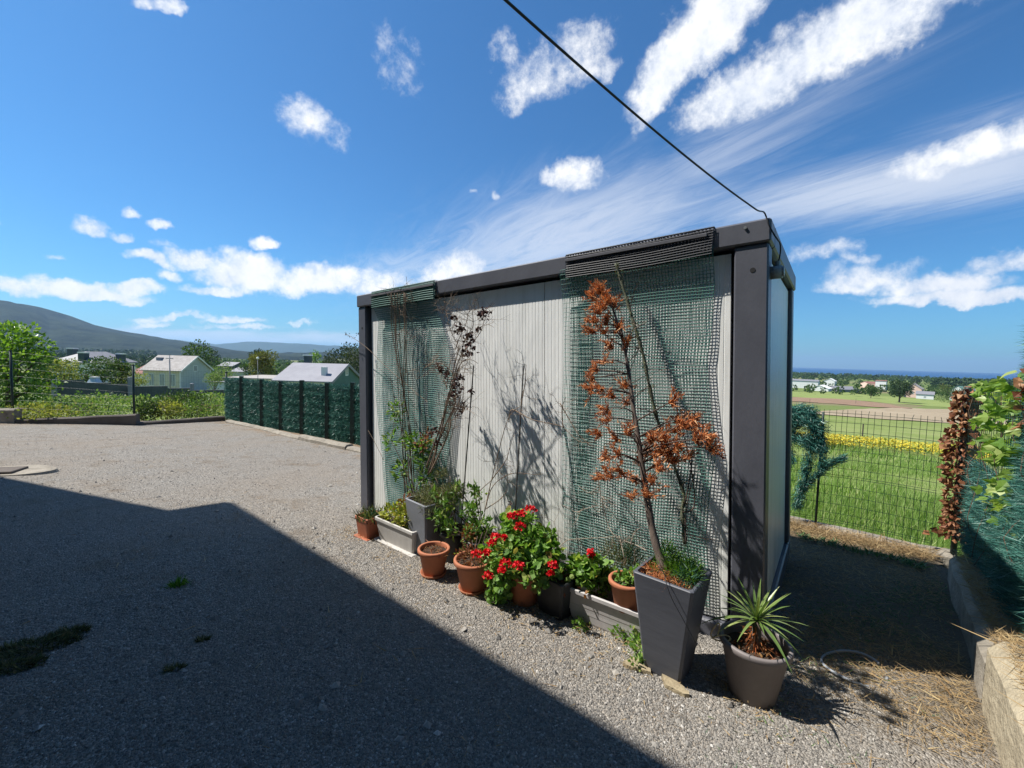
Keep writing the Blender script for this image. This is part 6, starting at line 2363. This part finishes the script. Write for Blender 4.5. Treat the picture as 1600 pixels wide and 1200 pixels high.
def wood(name, px0, px1, D0, D1, n_trees, h, mat, seed, leaves=46, sz=1.0, dpow=1.0):
    """far-off wood: hundreds of small leafy crowns joined into one mass"""
    g = np.random.default_rng(seed)
    D = D0 + (D1 - D0) * g.random(n_trees) ** dpow
    px = g.uniform(px0, px1, n_trees)
    x = (px - 800) / FPX * D
    z = tz(x, D)
    H = h * g.uniform(.55, 1.25, n_trees)
    W_ = H * g.uniform(.32, .55, n_trees)
    d = rdir(n_trees * leaves).reshape(n_trees, leaves, 3)
    r = .55 + .45 * g.random((n_trees, leaves, 1))
    C = np.stack([x, D, z + H * .55], -1)[:, None]
    P = C + d * r * np.stack([W_, W_, H * .5], -1)[:, None]
    n = n_trees * leaves
    V, T = scatter(CLUMP_V, CLUMP_T, P.reshape(-1, 3), (d + g.normal(0, .7, d.shape)).reshape(-1, 3), np.repeat(H, leaves) * g.uniform(.14, .3, n) * sz, 1.0)
    o = MB().add(V, T).build(name, mat)
    return tag(o, kind='stuff')


wood('distant_wood', -120, 330, 330, 900, 620, 9, M_treeC, 1, dpow=.9)
wood('far_copse', 60, 560, 150, 420, 150, 5.5, M_treeB, 2)
wood('distant_hedgerows', 230, 600, 260, 900, 420, 7, M_treeB, 3)
wood('coastal_wood', 1180, 1760, 620, 1350, 900, 7, M_treeB, 4, dpow=.8)
wood('shore_pines', 1180, 1760, 700, 1400, 260, 8, M_treeC, 14)
wood('village_hedges', 1190, 1700, 230, 620, 260, 4.2, M_treeB, 5)
wood('dark_plantation', 1462, 1760, 420, 640, 420, 8.5, M_treeC, 6)
wood('mountain_foot_wood', -300, 240, 900, 1500, 700, 15, M_treeC, 7)

# ---------------- houses
M_cream = surf('cream_wall', (.66, .60, .46), (.56, .50, .38), .8, .9)
M_greywall = surf('pale_grey_wall', (.50, .52, .50), (.42, .44, .42), .8, .9)
M_whitewall = surf('white_wall', (.78, .77, .74), (.68, .67, .64), .8, .9)
M_pinkwall = surf('pink_wall', (.72, .50, .41), (.63, .43, .35), .8, .9)
M_greenwall = surf('green_wall', (.09, .17, .145), (.065, .13, .11), .8, .8)
M_slate_roof = surf('slate_roof', (.23, .225, .24), (.16, .16, .175), 2.5, .6, bscale=9, bstr=.4, bdist=.02)
M_paleroof = surf('lichened_tile_roof', (.40, .37, .34), (.25, .225, .205), 1.6, .85, bscale=8, bstr=.6, bdist=.03)
M_fibro = surf('fibre_cement_roof', (.27, .265, .285), (.215, .21, .23), 1.0, .7)
M_redroof = surf('red_tile_roof', (.28, .12, .095), (.19, .085, .075), 1.6, .85)
M_chim = surf('chimney_slate', (.06, .085, .09), (.04, .06, .065), 4, .7)
M_pane = surf('curtained_pane', (.34, .36, .37), (.24, .26, .28), 2, .15, spec=.6)
M_block = surf('dark_block', (.11, .12, .125), (.065, .075, .08), 1.2, .9, bscale=5, bstr=.4, bdist=.01)
M_bluewall = surf('blue_white_wall', (.50, .58, .68), (.44, .52, .62), .8, .7)


def gable_house(name, x0, x1, y0, y1, zb, ze, zr, wall, roof, label, axis='x', over=.35, th=.12, rot=0.0, group=None, wins=(), gwins=(), gable_mat=None, trim=None):
    """box with a gabled roof; ridge along local x ('x') or y ('y'); near face is y0"""
    cx, cy = (x0 + x1) / 2, (y0 + y1) / 2
    root = thing(name, (cx, cy, zb), label, 'house' if 'house' in name else 'barn', group, rot)
    hx_, hy_ = (x1 - x0) / 2, (y1 - y0) / 2
    e, r = ze - zb, zr - zb

    def W(a, b, z):       # a along the ridge, b across
        return (a, b, z) if axis == 'x' else (b, a, z)
    A_, B_ = (hx_, hy_) if axis == 'x' else (hy_, hx_)
    V = [W(-A_, -B_, 0), W(A_, -B_, 0), W(A_, B_, 0), W(-A_, B_, 0), W(-A_, -B_, e), W(A_, -B_, e), W(A_, B_, e), W(-A_, B_, e), W(-A_, 0, r), W(A_, 0, r)]
    MB().add(V, [[5, 6, 9], [7, 4, 8]], [[0, 1, 5, 4], [1, 2, 6, 5], [2, 3, 7, 6], [3, 0, 4, 7]]).build('wall', wall, root)
    if gable_mat is not None:
        g = .03
        MB().add([W(A_ + g, -B_, 0), W(A_ + g, B_, 0), W(A_ + g, B_, e), W(A_ + g, 0, r), W(A_ + g, -B_, e)], [[0, 1, 2], [0, 2, 4], [4, 2, 3]]).build('gable', gable_mat, root)
    sl = (r - e) / B_
    mb = MB()
    for s in (-1, 1):
        q = [W(-A_ - over, 0, r + .02), W(A_ + over, 0, r + .02), W(A_ + over, s * (B_ + over), e - sl * over + .02), W(-A_ - over, s * (B_ + over), e - sl * over + .02)]
        q = np.array(q)
        mb.add(np.concatenate([q, q + [0, 0, th]]), None, [[3, 2, 1, 0], [4, 5, 6, 7], [0, 1, 5, 4], [1, 2, 6, 5], [2, 3, 7, 6], [3, 0, 4, 7]])
    rf = mb.build('roof', roof, root)
    if trim is not None:
        mb = MB()
        for s in (-1, 1):
            q = np.array([W(A_ + over + .02, 0, r - .12), W(A_ + over + .08, 0, r - .12), W(A_ + over + .08, s * (B_ + over), e - sl * over - .12), W(A_ + over + .02, s * (B_ + over), e - sl * over - .12)])
            mb.add(np.concatenate([q, q + [0, 0, .3]]), None, [[3, 2, 1, 0], [4, 5, 6, 7], [0, 1, 5, 4], [1, 2, 6, 5], [2, 3, 7, 6], [3, 0, 4, 7]])
        mb.build('bargeboard', trim, root)
    for (u, z, w, h) in wins:          # on the near long face (local -y)
        f = MB().box((u - w / 2, -hy_ - .05, z), (u + w / 2, -hy_ + .02, z + h)).build('window', M_white, root)
        MB().box((u - w / 2 + .1, -hy_ - .065, z + .1), (u - .04, -hy_ - .04, z + h - .1)).box((u + .04, -hy_ - .065, z + .1), (u + w / 2 - .1, -hy_ - .04, z + h - .1)).build('pane', M_pane, f)
    for (u, z, w, h) in gwins:         # on the right-hand face (local +x)
        f = MB().box((hx_ - .02, u - w / 2, z), (hx_ + .05, u + w / 2, z + h)).build('window', M_white, root)
        MB().box((hx_ + .04, u - w / 2 + .12, z + .12), (hx_ + .065, u + w / 2 - .12, z + h - .12)).build('pane', M_pane, f)
    return root, rf


# cream house
B0, rfB = gable_house('cream_house', -69.2, -62.2, 80, 88, -6.9, -2.25, .3, M_cream, M_paleroof, 'cream walled house with a pale lichened gable roof and three tall front windows', 'x', .4, wins=[(-1.9, 1.6, 1.0, 2.3), (.1, 1.6, 1.0, 2.3), (2.1, 1.6, 1.0, 2.3)], gwins=[(-.2, 4.3, 1.1, 1.2)], gable_mat=M_greywall, trim=M_whitewall)
MB().box((-3.0, -1.6, 5.0), (-2.1, -.8, 6.9)).build('chimney', M_fibro, rfB)
for cy_ in (-4.0, 4.0):
    MB().box((3.45, cy_ - .15, 0), (3.56, cy_ + .15, 4.6)).build('corner_trim', M_whitewall, B0)

# grey-roofed house with green gable
C0, rfC = gable_house('green_gabled_house', -23.45, -17.86, 42, 50.1, -4.6, -1.2, .42, M_whitewall, M_fibro, 'grey-roofed house with a dark green gable, seen over the brush screen', 'x', .18, gwins=[(.0, 3.9, .8, 1.0)], gable_mat=M_greenwall, trim=M_fibro)
MB().box((1.35, -2.9, 3.55), (1.8, -2.4, 4.85)).build('flue', M_whitewall, rfC)
ch = MB().box((-2.6, 1.6, 4.0), (-2.0, 2.3, 5.9)).build('chimney', M_chim, rfC)
MB().box((-2.68, 1.52, 5.9), (-1.92, 2.38, 6.05)).build('chimney_cap', M_whitewall, ch)

# slate hip roof with three chimneys
x0, x1, yA0, yA1 = -67.3, -60.7, 62, 69.4
zb, ze, zr = -6.2, -.62, .95
root = thing('slate_roofed_house', ((x0 + x1) / 2, (yA0 + yA1) / 2, zb), 'long house under a slate hip roof with three dark chimneys', 'house')
hx_, hy_ = (x1 - x0) / 2, (yA1 - yA0) / 2
MB().box((-hx_ + .3, -hy_ + .3, 0), (hx_ - .3, hy_ - .3, ze - zb)).build('wall', M_whitewall, root)
e, r = ze - zb + .02, zr - zb
V = [(-hx_, -hy_, e), (hx_, -hy_, e), (hx_, hy_, e), (-hx_, hy_, e), (.1, -1.6, r), (.1, 1.6, r)]
V2 = [(a, b, c_ - .15) for a, b, c_ in V[:4]]
rf = MB().add(V + V2, [[0, 1, 4], [2, 3, 5]], [[1, 2, 5, 4], [3, 0, 4, 5], [0, 6, 7, 1], [1, 7, 8, 2], [2, 8, 9, 3], [3, 9, 6, 0], [9, 8, 7, 6]]).build('roof', M_slate_roof, root)
for px, D, zt in ((113, 65.5, 1.0), (130, 62.6, .45), (188, 67.3, .35)):
    q = (px - 800) / FPX * D - (x0 + x1) / 2
    ch = MB().box((q - .45, D - 65.7 - .4, e - .2), (q + .45, D - 65.7 + .4, zt - zb + .25)).build('chimney', M_chim, rf)
    MB().box((q - .5, D - 65.7 - .45, zt - zb + .25), (q + .5, D - 65.7 + .45, zt - zb + .42)).build('chimney_cap', M_whitewall, ch)


def small(name, px0, px1, D, ptop, peave, pbase, wall, roof, label, axis='x', depth=8, gm=None, over=.3, rot=0):
    xm0, xm1 = (px0 - 800) / FPX * D, (px1 - 800) / FPX * D
    hor = lambda px: 560.5 + .0275 * (px - 800)
    pm = (px0 + px1) / 2
    Z = lambda py, DD: CAMZ + (hor(pm) - py) / FPX * DD
    zb = min(Z(pbase, D), tz(np.array([xm0]), np.array([D]))[0]) - .5
    w = xm1 - xm0
    if rot:
        k = math.cos(math.atan2((pm - 800), FPX))
        xc = (xm0 + xm1) / 2
        w *= k
        xm0, xm1 = xc - w / 2, xc + w / 2
    n = max(1, int(w / 4))
    wins = [(-w / 2 + (i + .5) * w / n, (Z(peave, D) - zb) * .45, 1.0, min(1.3, (Z(peave, D) - zb) * .3)) for i in range(n)]
    return gable_house(name, xm0, xm1, D, D + depth, zb, Z(peave, D), Z(ptop, D + depth / 2), wall, roof, label, axis, over, .15, rot, None, wins if D < 400 and 'barn' not in name and 'shed' not in name else ())


small('red_roofed_house', 203, 232, 92, 571, 584, 600, M_whitewall, M_redroof, 'low building with a dull red tile roof to the left of the cream house')
small('slate_house', 340, 362, 150, 566, 572, 580, M_chim, M_fibro, 'far dark house with a grey slate roof, right of the cream house')
small('pale_roofed_house', 359, 381, 120, 574.5, 581, 588, M_greywall, M_fibro, 'small house with a pale pyramid-like roof left of the olive tree')
small('blue_shed', 328, 352, 66, 596.5, 598, 612, M_bluewall, M_fibro, 'low blue-white shed at the right of the cream house')
small('long_shed', 352, 432, 55, 589.5, 592.5, 606, M_whitewall, M_paleroof, 'long low shed roof just above the brush screen')
small('long_barn', 1236, 1288, 330, 593, 595.5, 605, M_whitewall, M_slate_roof, 'long low white barn with a grey roof nearest the cabin, by the sea', depth=12, rot=-.7)
small('white_barn', 1281, 1311, 280, 602, 607.5, 613, M_whitewall, M_whitewall, 'white barn gable in the fields with a dark roof beside it', 'y', depth=14, rot=-.8)
small('grey_barn', 1311, 1344, 282, 604, 609, 613, M_slate_roof, M_slate_roof, 'dark grey roofed barn joined to the white barn gable', depth=12)
small('white_house', 1295, 1312, 400, 591.5, 595.5, 602, M_whitewall, M_whitewall, 'small white gabled house behind the white barn', 'y', depth=10, rot=-.8)
small('red_house', 1357, 1373, 360, 596.5, 599, 605, M_pinkwall, M_redroof, 'small reddish house among trees, left of the square white house')
small('square_house', 1375, 1392, 350, 594.5, 595.5, 603, M_whitewall, M_redroof, 'square white house near the sea, above the large round tree', rot=-.8)
small('pink_house', 1428, 1456, 240, 600, 608, 618, M_pinkwall, M_paleroof, 'pink gabled house facing the fields', 'y', depth=10, rot=-.85)
small('white_annex_house', 1440, 1468, 225, 612, 616.5, 625, M_whitewall, M_slate_roof, 'low white annex with dark openings in front of the pink gable', depth=5, rot=-.8)
small('teal_roofed_house', 1510, 1534, 220, 604, 611, 618, M_greywall, M_greenwall, 'house with a dark teal roof, mostly behind the vine')

# stepped block wall across the weedy plot
gw = thing('block_wall', at(220, 604, 28), 'dark stepped block wall with concrete posts crossing behind the weedy plot', 'wall')
tops = [(80, 132, 594), (132, 174, 598), (174, 208, 600.5), (208, 262, 603.5), (262, 299, 606.5), (299, 352, 609.5)]
for (p0, p1, py) in tops:
    D0_, D1_ = 26 + (p0 - 80) * .022, 26 + (p1 - 80) * .022
    a, b = at(p0, py, D0_), at(p1, py, D1_)
    d = unit((b - a)[:2])
    nn = np.array([-d[1], d[0]])
    zt = (a[2] + b[2]) / 2
    q = [(a[0], a[1]), (b[0], b[1]), (b[0] + nn[0] * .2, b[1] + nn[1] * .2), (a[0] + nn[0] * .2, a[1] + nn[1] * .2)]
    mb = MB()
    prism(mb, q, zt - 1.6, zt)
    rel(gw, mb).build('wall_section', M_block, gw)
for px, py in ((84, 590), (203, 589), (300, 599)):
    p = at(px, py, 26 + (px - 80) * .022 - .12)
    rel(gw, MB().box((p[0] - .1, p[1] - .1, p[2] - 1.8), (p[0] + .1, p[1] + .1, p[2]), bev=.02)).build('post', M_fibro, gw)
# masonry barbecue hood
c = at(148, 600, 29.5)
bb = thing('barbecue', (c[0], c[1], c[2] - 1.2), 'white tapered barbecue hood showing above the block wall', 'barbecue')
V = [(-.42, -.3, 1.1), (.42, -.3, 1.1), (.42, .3, 1.1), (-.42, .3, 1.1), (-.17, -.14, 1.62), (.17, -.14, 1.62), (.17, .14, 1.62), (-.17, .14, 1.62)]
MB().add(V, None, [[0, 1, 5, 4], [1, 2, 6, 5], [2, 3, 7, 6], [3, 0, 4, 7], [3, 2, 1, 0]]).build('hood', M_bluewall, bb)
MB().box((-.4, -.28, -.4), (.4, .28, 1.098)).build('base', M_whitewall, bb)
MB().box((-.21, -.18, 1.622), (.21, .18, 1.70)).build('cap', M_whitewall, bb)
# poles
for px, ptop, pb, D, r, lbl, nm in ((266, 555, 612, 60, .09, 'grey concrete utility pole in front of the cream house', 'utility_pole'), (403, 561, 600, 52, .04, 'thin lamp post with a pale head before the olive tree', 'lamp_post')):
    b, t_ = at(px, pb, D), at(px, ptop, D)
    po = thing(nm, (b[0], b[1], b[2] - 1), lbl, 'pole')
    MB().tube([(0, 0, -.5), (0, 0, t_[2] - b[2] + 1)], np.array([r, r * .75]), 8).build('pole', M_fibro, po, True)
    if nm == 'lamp_post':
        MB().lathe([(0, -.05), (.12, 0), (.16, .1), (.1, .24), (0, .28)], 12, (0, 0, t_[2] - b[2] + 1)).build('lamp', M_whitewall, po, True)
    else:
        MB().box((-.5, -.05, t_[2] - b[2] + .5), (.5, .05, t_[2] - b[2] + .6)).build('cross_arm', M_fibro, po)

# thin posts and rails in the far field
for k, (px, py, h, D) in enumerate(((1265, 632, 1.5, 62), (1337, 631, 1.7, 60), (1347, 688, 1.0, 17.5), (1283, 686, 1.1, 18))):
    p = tp(px, py)
    tag(MB().tube([(p[0], p[1], p[2] - .2), (p[0], p[1], p[2] + h)], .035, 6).build('field_post', M_trunk), ['thin dark field post by the ploughed strip, left one', 'thin dark field post under the white barn', 'pale short stake standing in the yellow flowers', 'dark short post behind the flower strip near the cabin'][k], 'post')

# ------------------------------------------------------------------ the air
hz_m = bpy.data.materials.new('haze')
hz_m.use_nodes = True
nt = hz_m.node_tree
nt.nodes.clear()
pv = nt.nodes.new('ShaderNodeVolumePrincipled')
pv.inputs['Density'].default_value = 0.000085
pv.inputs['Color'].default_value = (.46, .70, 1.0, 1)
pv.inputs['Anisotropy'].default_value = 0.2
om = nt.nodes.new('ShaderNodeOutputMaterial')
nt.links.new(pv.outputs[0], om.inputs['Volume'])
hb = MB().box((-13000, -120, -47), (15600, 15600, 330)).build('haze', hz_m)
tag(hb, kind='stuff')
